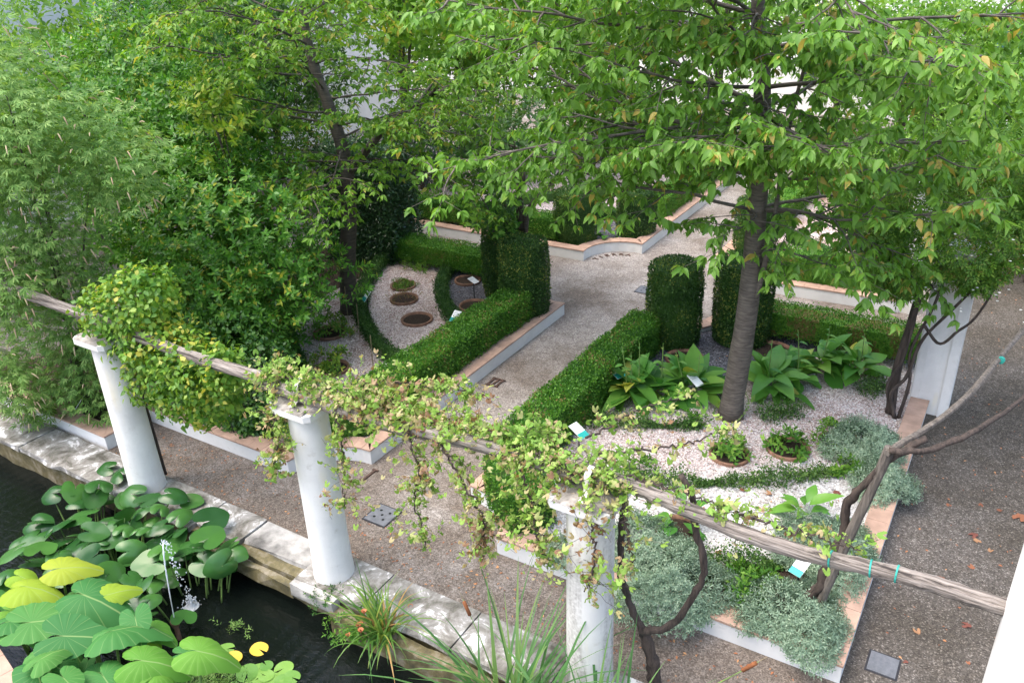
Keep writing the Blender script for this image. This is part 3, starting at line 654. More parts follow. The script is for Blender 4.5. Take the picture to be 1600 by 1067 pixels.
# ================================================================ clipped hedges and topiary
smallT = quadT(.62, .2)
def hedge(label, path, width, z0, z1, mat, dens=2300, leaf=.038, group='clipped box hedges', stems=False, loose=.02, name='clipped_hedge', closed_top=True):
    P = spline(path, max(12, int(sum(math.dist(a, b) for a, b in zip(path, path[1:]))/.12))) if len(path) > 2 else np.linspace(path[0], path[1], max(10, int(math.dist(*path)/.12)))
    P = np.asarray(P); seg = np.linalg.norm(np.diff(P, axis=0), axis=1); cum = np.concatenate([[0], np.cumsum(seg)]); L = cum[-1]
    t = thing(name, label, 'hedge', (float(P[0][0]), float(P[0][1]), z0-.02), group)
    zl = z0+(.13 if stems else .0); H = z1-zl; w = width/2
    def at(s):
        i = np.clip(np.searchsorted(cum, s)-1, 0, len(seg)-1); u = ((s-cum[i])/seg[i])[:,None]
        p = P[i]*(1-u)+P[i+1]*u; d = (P[i+1]-P[i])/seg[i][:,None]; return p, np.stack([-d[:,1], d[:,0]], -1), d
    per = H*2+width; n = int(L*per*dens)
    s = rng.uniform(0, L, n); q = rng.uniform(0, per, n); p, nv, d = at(s)
    off = np.where(q<H, w, np.where(q<H+width, w-(q-H), -w)); zz = np.where(q<H, zl+q, np.where(q<H+width, z1, z1-(q-H-width)))
    nz = np.where((q>=H)&(q<H+width), 1., 0.); no = np.where(q<H, 1., np.where(q<H+width, 0, -1.))
    pos = np.column_stack([p+nv*off[:,None], zz]); nr = np.column_stack([nv*no[:,None], nz])
    # ends
    ne = int(2*width*H*dens); e = rng.integers(0,2,ne); pe, ve, de = at(np.where(e==0, 0., L-1e-6)); oe = rng.uniform(-w,w,ne)
    pos = np.vstack([pos, np.column_stack([pe+ve*oe[:,None], rng.uniform(zl,z1,ne)])]); nr = np.vstack([nr, np.column_stack([de*np.where(e==0,-1,1)[:,None], np.zeros(ne)])])
    # rounded top edges
    pos += nr*(bump(pos, .9)*.04+bump(pos,3.1)*.014+rng.normal(size=len(pos))*loose*np.where(rng.random(len(pos))<.06,2.6,1)-.01)[:,None]
    edge = np.clip((pos[:,2]-(z1-.07))/.07, 0, 1)
    k = len(pos); dr = nrmz(nr*.55+rdir(k)*.8+[0,0,.35]); nn = nrmz(nr+rdir(k)*.7)
    if loose <= .05:
        V, F = scatter(smallT, pos, dr, nn, rng.uniform(.65,1.35,k)*leaf)
        foliage('foliage', V, F, mat, t)
    if loose > .05:                     # loose border plants have an open, irregular body
        n = int(L*width*(z1-z0)*26000); s_ = rng.uniform(0,L,n); p, nv, d = at(s_); s2 = .75+.35*np.sin(s_*3.7)+.2*np.sin(s_*9.1+1); pos = np.column_stack([p+nv*(rng.normal(size=n)*width*.32*s2)[:,None], z0+rng.random(n)**1.3*(z1-z0)*1.15*s2])
        V, F = scatter(smallT, pos, nrmz(rdir(n)+[0,0,.6]), rdir(n), rng.uniform(.7,1.5,n)*leaf); foliage('inner_foliage', V, F, mat, t); return t
    # leafy body behind the outer leaves
    m = MB(); Pi = P[::2] if len(P) > 8 else P; dd = np.gradient(Pi, axis=0); dd = dd/np.linalg.norm(dd, axis=1)[:,None]; nn2 = np.stack([-dd[:,1], dd[:,0]], -1); c = .035
    Vc = []
    for pp, nq in zip(Pi, nn2): Vc += [(*(pp+nq*(w-c)), zl+c), (*(pp+nq*(w-c)), z1-c*1.6), (*(pp-nq*(w-c)), z1-c*1.6), (*(pp-nq*(w-c)), zl+c)]
    kk = len(Pi); m.add(Vc, [(4*i+j,4*i+(j+1)%4,4*i+4+(j+1)%4,4*i+4+j) for i in range(kk-1) for j in range(4)]+[(0,1,2,3),(4*kk-1,4*kk-2,4*kk-3,4*kk-4)])
    m.build('leafy_core', mat, t)
    if stems:
        m = MB(); ns = int(L*22); ss = rng.uniform(0,L,ns); ps, vs_, _ = at(ss); oo = rng.uniform(-w*.8,w*.8,ns)
        for a, b in zip(ps, vs_*oo[:,None]):
            x, y = a+b; m.tube([(x,y,z0-.02),(x+rng.normal()*.03,y+rng.normal()*.03,zl+.1)], .008, 4, cap=False)
        stuff(m.build('stems', M['bark'], t))
    return t
hedge('long bright box hedge along the left side of the middle path', [(-8.45,8.75),(-8.38,13.4)], .62, .17, .86, M['box'], 3000)
hedge('short box hedge curving round the front corner of the left bed', [(-8.42,8.7),(-8.62,8.3),(-9.1,7.75)], .55, .17, .84, M['box'], 2600)
hedge('long bright box hedge along the right side of the middle path', [(-5.62,8.9),(-5.58,13.6)], .62, .17, .86, M['box'], 3000)
hedge('box hedge curving round the front corner of the right bed below the vine', [(-5.6,8.85),(-5.5,8.4),(-5.15,7.95),(-4.65,7.68)], .66, .17, .82, M['box'], 2600)
hedge('dense box hedge along the back of the left bed', [(-13.3,15.15),(-9.5,15.15)], .6, .17, .8, M['box'], 2200, stems=True)
hedge('box hedge along the back of the right bed behind the cherry trunk', [(-4.3,15.1),(-1.0,15.1)], .6, .17, .8, M['box'], 2200, stems=True)
hedge('bright topped hedge at the front of the far left bed', [(-16.3,18.05),(-9.9,18.05)], .62, .17, .85, M['box'], 1800, stems=True)
hedge('shaded hedge at the front of the far right bed beside the slim pillar', [(-4.4,18.1),(-2.0,18.15)], .6, .17, .85, M['box'], 1800)
hedge('far bright hedge along the path beyond the crossing', [(-8.4,20.8),(-8.4,27.5)], .62, .17, .85, M['box'], 1500)
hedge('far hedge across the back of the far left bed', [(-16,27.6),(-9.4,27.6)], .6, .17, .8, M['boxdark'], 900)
hedge('far hedge on the right side of the path beyond the crossing', [(-5.4,20.8),(-5.4,27.5)], .62, .17, .85, M['box'], 1200)
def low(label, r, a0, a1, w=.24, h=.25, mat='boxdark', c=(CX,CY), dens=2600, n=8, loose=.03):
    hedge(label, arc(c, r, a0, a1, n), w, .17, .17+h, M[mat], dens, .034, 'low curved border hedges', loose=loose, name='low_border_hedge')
low('low curved border hedge between slate and pink gravel in the left bed', 4.62, 198, 238)
low('low curved border hedge left of the three middle pots, below the left tree', 6.38, 194, 248)
low('short dark border hedge in the shade of the orange tree', 7.95, 220, 240)
low('low dark border hedge in front of the broad leaved plants, left of the cherry trunk', 6.2, -74.5, -58, .34, .2, loose=.065, mat='jasmineD')
low('small clump of low border hedge right of the cherry trunk', 6.1, -49, -42, .36, .2, loose=.065, mat='jasmineD')
low('low loose border hedge between the strawberry pots and white gravel', 7.75, -68, -41, .36, .2, loose=.065, mat='jasmineD')
low('dark low border hedge behind the grey bushes at the front of the right bed', 9.5, -63, -54.5, .5, .2, loose=.065, mat='jasmineD')
low('tiny low border hedge at the foot of the twisted trunk by the pillar', 6.1, -30, -24, .36, .2, loose=.065, mat='jasmineD')
low('far low curved hedge in the far left bed', 4.6, 112, 160, .3, .3, 'boxdark', (CX,CY), 900)
low('second far low curved hedge further back in the far left bed', 6.8, 112, 162, .3, .3, 'boxdark', (CX,CY), 700)
low('far low curved hedge in the far right bed', 4.6, 62, 25, .3, .3, 'boxdark', (CX,CY), 900)
def topiary(label, x, y, r, h, dens=2600, z0=.17):
    t = thing('topiary_column', label, 'topiary', (x,y,z0), 'round clipped topiary columns')
    rd = .12
    n = int(2*math.pi*r*h*dens); a = rng.uniform(0,2*math.pi,n); z = z0+rng.uniform(.02,1,n)*h
    rr = r*(1-.12*np.clip((z-z0)/h-.75,0,1)*2)*(1-.06*np.clip(.3-(z-z0)/h,0,1)*3)
    pos = np.column_stack([x+rr*np.cos(a), y+rr*np.sin(a), z]); nr = np.column_stack([np.cos(a),np.sin(a),np.zeros(n)])
    k = int(math.pi*r*r*dens*1.2); a2 = rng.uniform(0,2*math.pi,k); q = np.sqrt(rng.random(k))
    p2 = np.column_stack([x+r*.95*q*np.cos(a2), y+r*.95*q*np.sin(a2), z0+h+.05*(1-q**2)-.1*np.clip(q-.7,0,1)]); n2 = np.column_stack([q*np.cos(a2)*.5,q*np.sin(a2)*.5,np.ones(k)])
    pos = np.vstack([pos,p2]); nr = np.vstack([nr,nrmz(n2)]); m = len(pos)
    pos += nr*(bump(pos,1.3)*.02+rng.normal(size=m)*.016)[:,None]
    V, F = scatter(smallT, pos, nrmz(nr*.55+rdir(m)*.8+[0,0,.3]), nrmz(nr+rdir(m)*.6), rng.uniform(.7,1.3,m)*.038)
    foliage('foliage', V, F, M['topiary'], t)
    MB().lathe([(0,z0+.01),(r-.06,z0+.01),(r-.045,z0+h*.75),(r*.9-.05,z0+h-.05),(0,z0+h-.02)], (x,y,0), 24).build('leafy_core', M['topiary'], t)
topiary('tall round topiary at the far end of the long left hedge', -8.42, 13.75, .5, 1.62)
topiary('round topiary half hidden behind the left topiary under the small multi stemmed tree', -9.35, 14.45, .46, 1.5)
topiary('round topiary standing free at the far end of the long right hedge', -5.2, 13.95, .5, 1.6)
topiary('round topiary directly behind the cherry trunk', -4.08, 14.6, .52, 1.65)
topiary('far round topiary in the far left bed, left of the pair', -9.6, 18.3, .55, 1.3, 1800)
topiary('far round topiary in the far left bed, right of the pair beside the path', -8.4, 19.4, .5, 1.2, 1800)
topiary('far round topiary on the right of the path beyond the crossing', -5.3, 19.5, .5, 1.3, 1800)
# tall clipped block
def block(label, x0, x1, y0, y1, z0, z1, mat, dens, leaf, group=None):
    t = thing('tall_clipped_hedge', label, 'hedge', ((x0+x1)/2,(y0+y1)/2,z0), group)
    P = []; N = []
    for (nx,ny,nz), area in (((0,-1,0),(x1-x0)*(z1-z0)),((1,0,0),(y1-y0)*(z1-z0)),((-1,0,0),(y1-y0)*(z1-z0)),((0,1,0),(x1-x0)*(z1-z0)),((0,0,1),(x1-x0)*(y1-y0))):
        n = int(area*dens); p = np.column_stack([rng.uniform(x0,x1,n),rng.uniform(y0,y1,n),rng.uniform(z0,z1,n)])
        if ny: p[:,1] = y0 if ny<0 else y1
        if nx: p[:,0] = x1 if nx>0 else x0
        if nz: p[:,2] = z1
        P.append(p); N.append(np.tile([nx,ny,nz],(n,1)).astype(float))
    pos = np.vstack(P); nr = np.vstack(N); m = len(pos); pos += nr*(bump(pos,.8)*.06+rng.normal(size=m)*.05)[:,None]
    V, F = scatter(leafT(.5,.15,.1,2), pos, nrmz(nr*.4+rdir(m)+[0,0,.2]), nrmz(nr+rdir(m)*.7), rng.uniform(.7,1.3,m)*leaf)
    foliage('foliage', V, F, mat, t); MB().box(x0+.1,x1-.1,y0+.1,y1-.1,z0,z1-.12).build('leafy_core', mat, t)
block('tall dark glossy clipped hedge block behind the left tree trunk', -14.9, -12.75, 14.7, 15.9, .0, 2.85, M['glossy'], 900, .085)

# ================================================================ trees
def polyline(p0, d, L, n, wob, lift):
    P = [np.array(p0, float)]; d = np.array(d, float); d /= np.linalg.norm(d)
    for i in range(n):
        d = d+rng.normal(size=3)*wob+np.array([0,0,lift]); d /= np.linalg.norm(d); P.append(P[-1]+d*L/n)
    return np.array(P)
cherryT = leafT(.43, .14, .22, 4, .72)
def sprig_tree(name, label, trunk, tr, limbs, mat, bark, leafsize, step=.055, droop=.75, group=None, single=0, side_step=.3, cat='tree', T=cherryT, side_len=1.25, twig_len=.5, hang=-.035, cluster=0):
    t = thing(name, label, cat, tuple(trunk[0]), group)
    TP = spline(trunk, 26); n = len(TP)
    rad = np.interp(np.linspace(0,1,n), [0,.06,.2,1], [tr*1.25,tr*1.05,tr,tr*.4])
    MB().tube(TP, rad, 16, .02).build('trunk', bark, t, True)
    LP = []; LD = []; LS = []
    for (h, az, el, L, r) in limbs:
        i = int(np.argmin(np.abs(TP[:,2]-h))); a = R(az)
        d = np.array([math.sin(a)*math.cos(R(el)), math.cos(a)*math.cos(R(el)), math.sin(R(el))])
        B = polyline(TP[i], d, L, 14, .09, hang*.3); m = MB(); m.tube(B, np.linspace(r*.42, r*.09, len(B)), 7)
        seglen = L/14; twigs = []
        s = L*.22; sgn = 1
        while s < L:
            k = min(int(s/seglen), 13); u = s/seglen-k; p = B[k]*(1-u)+B[k+1]*u; bd = nrmz(B[min(k+1,14)]-B[k])
            side = nrmz(np.cross(bd, [0,0,1])); q = rng.uniform(.5,1.1)
            dd = nrmz(bd*rng.uniform(.35,.8)+side*sgn*q+np.array([0,0,rng.normal()*.22]))
            l2 = side_len*(1-.55*s/L)*rng.uniform(.6,1.25)
            S = polyline(p, dd, l2, 6, .1, hang); m.tube(S, np.linspace(r*.17+.004,.004,7), 5, cap=False)
            sg = 1; v = l2*.15
            while v < l2:
                kk = min(int(v/(l2/6)), 5); sp = S[kk]; sdv = nrmz(S[kk+1]-S[kk]); sside = nrmz(np.cross(sdv,[0,0,1]))
                td = nrmz(sdv*.6+sside*sg*rng.uniform(.5,1)+np.array([0,0,rng.normal()*.2])); tl = twig_len*rng.uniform(.5,1.2)
                twigs.append(polyline(sp, td, tl, 3, .08, hang)); sg *= -1; v += .2
            twigs.append(polyline(S[-1], nrmz(S[-1]-S[-2]), twig_len*.6, 3, .08, hang)); twigs.append(S[3:])
            sgn *= -1; s += side_step*rng.uniform(.7,1.3)
        twigs.append(B[-4:])
        for W in twigs:
            tl = np.linalg.norm(np.diff(W, axis=0), axis=1).sum(); cnt = max(4, int(tl/step)); ww = spline(W, cnt)
            if len(W) == 4: m.tube(W, [.005,.004,.003,.002], 4, cap=False)
            td = nrmz(np.gradient(ww, axis=0))
            if not cluster:
                sd_ = nrmz(np.cross(td, [0,0,1])); al = np.where(np.arange(cnt)%2==0, 1., -1.)[:,None]; tipf = np.linspace(0,1,cnt)[:,None]
                d_ = nrmz(td*(.45+.5*tipf)+sd_*al*(.85-.3*tipf)+np.array([0,0,-droop])*rng.uniform(.5,1.3,(cnt,1))+rng.normal(size=(cnt,3))*.2)
                LP.append(ww+rng.normal(size=ww.shape)*.015); LD.append(d_); LS.append(rng.uniform(.65,1.2,cnt)*leafsize)
            else:
                nodes = max(2, int(tl/cluster)); idx = np.unique(np.linspace(0, cnt-1, nodes+1).astype(int)[1:])
                for j in idx:
                    kk = 6 if j != cnt-1 else 8; a_ = rng.uniform(0,6.28)+np.arange(kk)*6.283/kk+rng.normal(size=kk)*.25
                    h0 = np.array([td[j][0], td[j][1], 0])
                    d_ = np.column_stack([np.cos(a_), np.sin(a_), np.full(kk, -droop)*rng.uniform(.45,1.5,kk)])+h0*.55
                    LP.append(ww[j]+rng.normal(size=(kk,3))*.014); LD.append(nrmz(d_)); LS.append(rng.uniform(.45,1.15,kk)*rng.uniform(.75,1.1)*leafsize)
        m.build('limb', bark, t, True)
    pos = np.vstack(LP); dr = np.vstack(LD); sc = np.concatenate(LS); k = len(pos)
    nr = nrmz(np.array([0,0,1.])+rng.normal(size=(k,3))*.5)
    if single:
        rel = pos-CAM; dep = rel@FW; u = 512+836*(rel@RT)/dep; v = 341-836*(rel@UP)/dep
        vis = (u>5)&(u<1019)&(v>5)&(v<677); sel = np.argsort(np.where(vis, dep, 1e9))[:single]
        Vt, Ft = T; me = mesh_np('leaf', Vt, Ft); me.materials.append(mat); FR = frames(dr[sel], nr[sel])
        for j, q in enumerate(sel):
            o = bpy.data.objects.new('leaf', me); COL.objects.link(o); f = FR[j]*sc[q]
            o.matrix_basis = Matrix(((f[0][0],f[0][1],f[0][2],pos[q][0]),(f[1][0],f[1][1],f[1][2],pos[q][1]),(f[2][0],f[2][1],f[2][2],pos[q][2]),(0,0,0,1)))
            adopt(o, t)
        keep = np.ones(k, bool); keep[sel] = False; pos, dr, nr, sc = pos[keep], dr[keep], nr[keep], sc[keep]
    alt = [T, leafT(.5,.22,.4,4,.75), leafT(.38,.05,.02,4,.7), leafT(.44,.3,.3,4,.68)]; ch = rng.integers(0,4,len(pos)); VV = []; FF = []; n0 = 0
    for q in range(4):
        k_ = ch == q; V, F = scatter(alt[q], pos[k_], dr[k_], nr[k_], sc[k_]); VV.append(V); FF.append(F+n0); n0 += len(V)
    foliage('foliage', np.vstack(VV), np.vstack(FF), mat, t)
    return t
# azimuth clockwise from +Y ; the camera stands at about azimuth 164 from the cherry trunk
LR = []
for h, az, el, L, r in [(4.5,168,0,1.5,.04),(5.1,150,4,1.6,.04),(5.5,172,4,1.6,.04),(5.9,158,6,1.7,.04),(6.3,176,8,1.7,.04),(6.8,162,10,1.7,.04),(5.0,200,4,1.7,.04),(5.7,215,6,1.9,.04),(3.5,172,-2,1.5,.04),(3.3,112,-4,1.9,.045),(3.9,262,12,4.2,.07),(3.5,60,8,3.4,.07),(4.0,285,14,4.8,.08),(3.7,95,8,3.0,.06),(3.9,25,10,3.6,.07),(4.2,245,12,3.6,.07),(4.1,268,12,5.4,.09),(4.3,110,10,2.6,.06),(4.4,330,14,3.8,.07),(4.5,225,12,3.2,.07),(4.6,75,14,3.8,.08),(4.7,295,14,5.2,.09),(4.8,190,8,2.3,.06),(4.9,140,10,2.6,.06),(5.0,250,14,4.8,.08),(5.2,40,18,3.8,.07),(5.2,165,10,2.6,.06),(5.3,272,16,5.6,.09),(5.4,210,12,3.0,.07),(5.5,105,16,3.6,.08),(5.7,310,18,4.6,.08),(5.8,235,16,4.4,.08),(5.9,130,14,3.2,.07),(6.0,180,14,2.8,.06),(6.1,70,20,3.8,.08),(6.3,260,20,5.2,.08),(6.4,205,18,3.4,.07),(6.5,350,22,3.8,.07),(6.6,150,18,3.2,.07),(6.7,285,22,5.0,.08),(6.9,100,22,3.6,.07),(7.0,230,24,4.2,.07),(7.2,175,24,3.0,.06),(7.3,265,28,4.2,.07),(7.4,125,28,3.4,.06),(7.6,320,30,3.6,.06),(7.8,210,32,3.2,.06)]:
    LR.append((h, az, el, L, r))
sprig_tree('cherry_tree', 'large cherry tree with drooping light green leaves and thick bare trunk in the right bed',
    [(-3.33,11.78,.15),(-3.26,11.76,1.2),(-3.2,11.74,2.4),(-3.22,11.74,4.4),(-3.3,11.7,5.6),(-3.45,11.7,6.6),(-3.5,11.7,8.6)], .172, LR, M['cherry'], M['cherrybark'], .18, .05, .75, 'cherry trees', 290, .3, cluster=.19)
_t = [q for q in bpy.data.objects if q.name.startswith('cherry_tree')][0]
MB().tube(spline([(-3.15,11.72,2.1),(-3.03,11.68,2.7),(-2.93,11.66,3.6),(-2.86,11.7,5),(-2.6,11.7,6.6)], 16), np.linspace(.05,.02,16), 9, .02).build('limb', M['cherrybark'], _t, True)
LL = []
for i, (h, az, el, L) in enumerate([(3.0,190,4,1.4),(3.2,215,8,2.4),(3.4,75,10,3.0),(3.5,260,10,3.2),(3.7,150,10,2.8),(3.9,30,14,3),(4.1,100,12,3.6),(4.2,235,12,3.4),(4.4,185,12,2.8),(4.6,290,14,3.8),(4.7,65,16,3.8),(4.9,135,14,3.4),(5.1,215,16,3.4),(5.3,330,18,3.2),(5.4,95,18,4.0),(5.6,255,18,4.0),(5.8,165,18,3.0),(6.0,40,22,3.6),(6.2,120,22,3.6),(6.3,225,22,3.6),(6.6,280,26,3.6),(6.8,80,26,3.6),(7.0,180,28,3),(7.3,140,32,3)]):
    LL.append((h, az, el, L, .055))
LL.append((3.2, 78, 48, 2.8, .24))
sprig_tree('cherry_tree', 'forked tree with flat tiers of yellow green leaves behind the orange tree on the left',
    [(-11.9,12.12,.1),(-11.75,12.1,1.2),(-11.5,12.1,2.6),(-11.45,12.1,3.6),(-11.7,12.1,4.6),(-12.0,12.1,5.6),(-12.1,12.1,8)], .17, LL, M['cherryL'], M['bark'], .145, .05, .4, 'cherry trees', 0, .25, cluster=.15)
palm = join_T([rotT(quadT(.2,.1), a, -.15, s) for a, s in ((-1.15,.65),(-.6,.9),(0,1.1),(.6,.9),(1.15,.65))])
def rosette(n=9, T=leafT(.42,.12,.15,3), stem=1.6):
    parts = []
    for i in range(n):
        a = i*2.4; h = i/(n-1); parts.append(rotT(T, a, .25+.75*h, 1.0*(1-.25*h), (0,0,stem*h*.7)))
    V, F = join_T(parts); return V[:,[2,0,1]], F           # axis along +x
ros9 = rosette(9); ros6 = rosette(6, leafT(.45,.12,.15,2), 1.2)
def crown_tree(name, label, base, crowns, nclump, mat, bark, leaf, T=ros9, shell=.35, trunk_r=.12, limbs=6, group=None, cat='tree', trunk=True, up=.35, mats=()):
    t = thing(name, label, cat, base, group); pos = []; out = []
    vol = np.array([c[1][0]*c[1][1]*c[1][2] for c in crowns])**.7; vol = vol/vol.sum()
    for (c, r), f in zip(crowns, vol):
        n = int(nclump*f); u = rdir(n); q = rng.random(n)**shell
        lob = 1+.16*np.sin(u[:,0]*6+c[0])*np.sin(u[:,1]*7+1)+.12*np.sin(u[:,2]*9+c[1])
        pos.append(np.array(c)+u*np.array(r)*(q*lob)[:,None]); out.append(u)
    pos = np.vstack(pos); out = np.vstack(out); k = pos[:,2] > .12; pos, out = pos[k], out[k]; n = len(pos)
    V, F = scatter(T, pos, nrmz(out*.8+rdir(n)*.55+[0,0,up]) if T is not palm else nrmz(out*[1,1,.2]+rdir(n)*.7*[1,1,.5]+[0,0,-.25]), rdir(n) if T is not palm else nrmz(rdir(n)*.6+[0,0,1]), rng.uniform(.6,1.3,n)*leaf)
    foliage('crown', V, F, mat, t)
    if trunk:
        top = np.array(crowns[0][0]); b = np.array(base, float)
        P = spline([b, b*.6+top*.4+rng.normal(size=3)*.1, top], 14); MB().tube(P, np.linspace(trunk_r*1.2, trunk_r*.5, 14), 10, .03).build('trunk', bark, t, True)
        for i in rng.choice(n, limbs, replace=False):
            s = P[rng.integers(5,13)]; MB().tube(spline([s, s*.5+pos[i]*.5+[0,0,.15], pos[i]], 8), np.linspace(trunk_r*.4,.008,8), 6).build('limb', bark, t, True)
    return t
crown_tree('orange_tree', 'dense dark green orange tree in front of the left tree, above the green climber', (-12.6,9.6,.15), [((-12.5,9.6,2.4),(2.6,1.7,2.2)),((-11.5,9.4,1.8),(1.15,1.2,1.2)),((-14.2,9.8,3.0),(1.6,1.6,1.7)),((-12.2,8.6,1.6),(1.8,.9,1.2))], 5200, M['orange'], M['bark'], .125, group='orange trees')
crown_tree('orange_tree', 'taller evergreen tree behind the orange tree near the left edge', (-15.6,11,.1), [((-15.4,11,4.6),(2.4,1.8,2.0)),((-13.2,10.8,4.3),(1.3,1.2,1.1))], 2600, M['orange'], M['bark'], .13, group='orange trees')
crown_tree('yellow_shoot_shrub', 'bright yellow green leaf cluster at the top of the orange tree', (-12.3,10.2,.1), [((-12.0,9.6,4.85),(.8,.5,.7))], 90, M['yellowshoot'], M['bark'], .14, cat='shrub', trunk_r=.04, limbs=3)
# feathery bush
def feathery(label, base, crowns, n, leaf, spikes):
    t = crown_tree('feathery_bush', label, base, crowns, n, M['vitex'], M['bark'], leaf, palm, .4, .07, 10, 'feathery bushes', 'bush', True, -.1)
    m = MB(); cs = crowns
    for i in range(spikes):
        c, r = cs[i%len(cs)]; u = rdir(1)[0]; p = np.array(c)+u*np.array(r)*1.0
        if p[2] < .3: continue
        L = rng.uniform(.07,.16); d = nrmz(u*.6+np.array([0,0,rng.normal()*.6-.5])); m.tube([p, p+d*L*.5, p+d*L+[0,0,-.03]], [.008,.011,.004], 5)
    stuff(m.build('flower_spikes', M['spike'], t))
feathery('grey green feathery bush with cream flower spikes filling the left edge above the pond', (-13.8,6.9,.2), [((-13.3,6.9,2.0),(1.5,1.0,1.3)),((-12.9,6.8,.8),(1.2,.7,.6)),((-13.5,6.7,3.6),(1.7,1.1,1.3)),((-12.9,6.4,5.4),(1.8,1.2,1.4)),((-13.6,6.1,.6),(.6,.5,.5)),((-11.8,7.2,4.7),(1.2,.9,.9)),((-13.0,5.75,3.0),(1.3,.45,.7)),((-13.6,5.7,1.3),(1.0,.45,.7))], 13500, .125, 420)
crown_tree('small_tree', 'small multi stemmed tree rising behind the left topiary, dark above and bright below', (-9.1,14.7,.17), [((-9.0,14.8,3.7),(2.2,1.6,1.0)),((-10.4,15.2,3.4),(1.5,1.3,.9)),((-9.3,14.0,2.35),(.6,.5,.5))], 800, M['backB'], M['bark'], .16, ros6, trunk_r=.06, limbs=4)
crown_tree('shrub', 'bright leafy shrub shoots low on the stems of the small tree', (-9.3,14.2,.17), [((-9.35,14.0,2.35),(.6,.45,.5)),((-9.0,13.9,2.0),(.35,.3,.25))], 90, M['herb'], M['bark'], .15, ros6, cat='shrub', trunk_r=.03, limbs=2)
for i, (pts) in enumerate([[(-8.9,14.6,1.6),(-8.75,14.6,2.2),(-8.3,14.6,2.7),(-7.9,14.7,3.2)],[(-8.95,14.6,1.6),(-8.95,14.6,2.3),(-8.9,14.7,3.0)],[(-9.2,14.6,1.6),(-9.5,14.7,2.4),(-9.8,14.9,3.3)]]):
    o = MB().tube(spline(pts, 10), np.linspace(.07,.035,10), 8, .03).build('stem', M['bark'], [q for q in bpy.data.objects if q.name.startswith('small_tree')][0], True)
# background trees
bgs = [('leafy bush at the far end of the right bed behind the cherry trunk',-1.4,23.2,1.6,1.9,'backA'),('leafy bush behind the bright tree at the right edge',1.6,24.6,1.7,2.0,'backA'),('mid green tree over the dark shrubs on the left',-15.8,23.4,5.6,2.6,'cherryL'),('bush beside the far path on the right',-4.0,25.2,1.3,1.4,'herb'),('pale green tree filling the top right behind the cherry',-.5,28,3.4,3.2,'backA'),('pale round tree before the far white building',-4.0,30.5,3.2,2.8,'backA'),('pale green tree far right beyond the right walk',2.8,26,3.4,3.0,'backA'),('light tree against the left building wall',-19.5,8.5,4.4,2.6,'backA'),('dark tree in the back corner by the left building',-20.5,16,4.6,3.0,'backB'),('mid green tree behind the middle of the far beds',-12,23,5.6,2.4,'cherryL'),('light green tree beyond the far left bed', -17,24,4.2,3.0,'backA'),('dark broad tree behind the far left bed', -13.5,27,4.4,3.4,'backB'),('yellow green tree over the far path', -9.5,29,5.2,3.0,'backA'),
       ('dark evergreen at the back left corner of the garden', -22,20,4.6,3.6,'backB'),('tall light tree behind the feathery bush', -20,12,4.6,2.8,'backA'),('dark ivy covered tree at the top left', -18,15,6.2,2.6,'backB'),
       ('light green tree behind the cherry on the right', -2.4,25.6,3.6,2.9,'backA'),('bright bushy tree at the right edge behind the pillar', 1.4,21.8,2.6,2.4,'backA'),('dark shrub mass at the end of the right path', .6,20.6,1.5,1.5,'backB'),
       ('bluish dark shrub beyond the tall clipped hedge', -16.2,20.6,1.7,1.5,'backC'),('olive green shrub left of the far hedge', -18.4,18.6,1.5,1.6,'jasmine'),('dark shrub row behind the far gravel on the left', -14.6,22.6,1.2,1.4,'backB'),
       ('round yellow green tree near the white building', -6.5,33,3.4,1.6,'climber'),('tree top behind the left forked tree', -15,18.5,6.4,2.6,'cherryL'),('low bushes in the far right bed', -2.6,21,1.0,1.1,'jasmine'),('tall tree at the right edge beyond the path', 4.2,19.5,4.0,2.4,'backA')]
for lab, x, y, z, r, mt in bgs:
    far = z < 2.0
    crown_tree('shrub' if far else 'background_tree', lab, (x,y,0), [((x,y,z),(r,r*.9,min(r*.85,z*.95))),((x+r*.5,y-r*.3,z-.3*min(r,z)),(r*.6,r*.6,min(r*.5,z*.7))),((x-r*.5,y+r*.2,z+.2*r),(r*.6,r*.6,r*.5))], int(260*r**1.5 if not far else 420*r), M[mt], M['bark'], .24 if not far else .15, ros6, .3, .14, 5, None if far else 'trees beyond the beds', 'shrub' if far else 'tree')
# ================================================================ climbers on the pergola and pillar
ivyT = leafT(.7, .1, .12, 3, .6)
def leaf_cloud(V0, n, spread, leaf, T, up=.5, down=0., face=None):
    pos = V0[rng.integers(0, len(V0), n)]+rng.normal(size=(n,3))*spread
    d = nrmz(rdir(n)+[0,0,up-down]); nr = nrmz(rdir(n)*.7+([0,-.3,1] if face is None else face))
    return pos, d, nr, rng.uniform(.65,1.3,n)*leaf
def surface_cloud(pts, r, n, jit=.05):
    """points on the outside of a chain of blobs"""
    pts = np.asarray(pts, float); i = rng.integers(0, len(pts), n*2); u = rdir(n*2)
    rr = np.asarray(r)[i]; p = pts[i]+u*rr[:,None]*rng.uniform(.75,1.08,(n*2,1))+rng.normal(size=(n*2,3))*jit
    ok = np.ones(n*2, bool)
    for c, q in zip(pts, r): ok &= np.linalg.norm(p-c, axis=1) > q*.72
    return p[ok][:n], u[ok][:n]
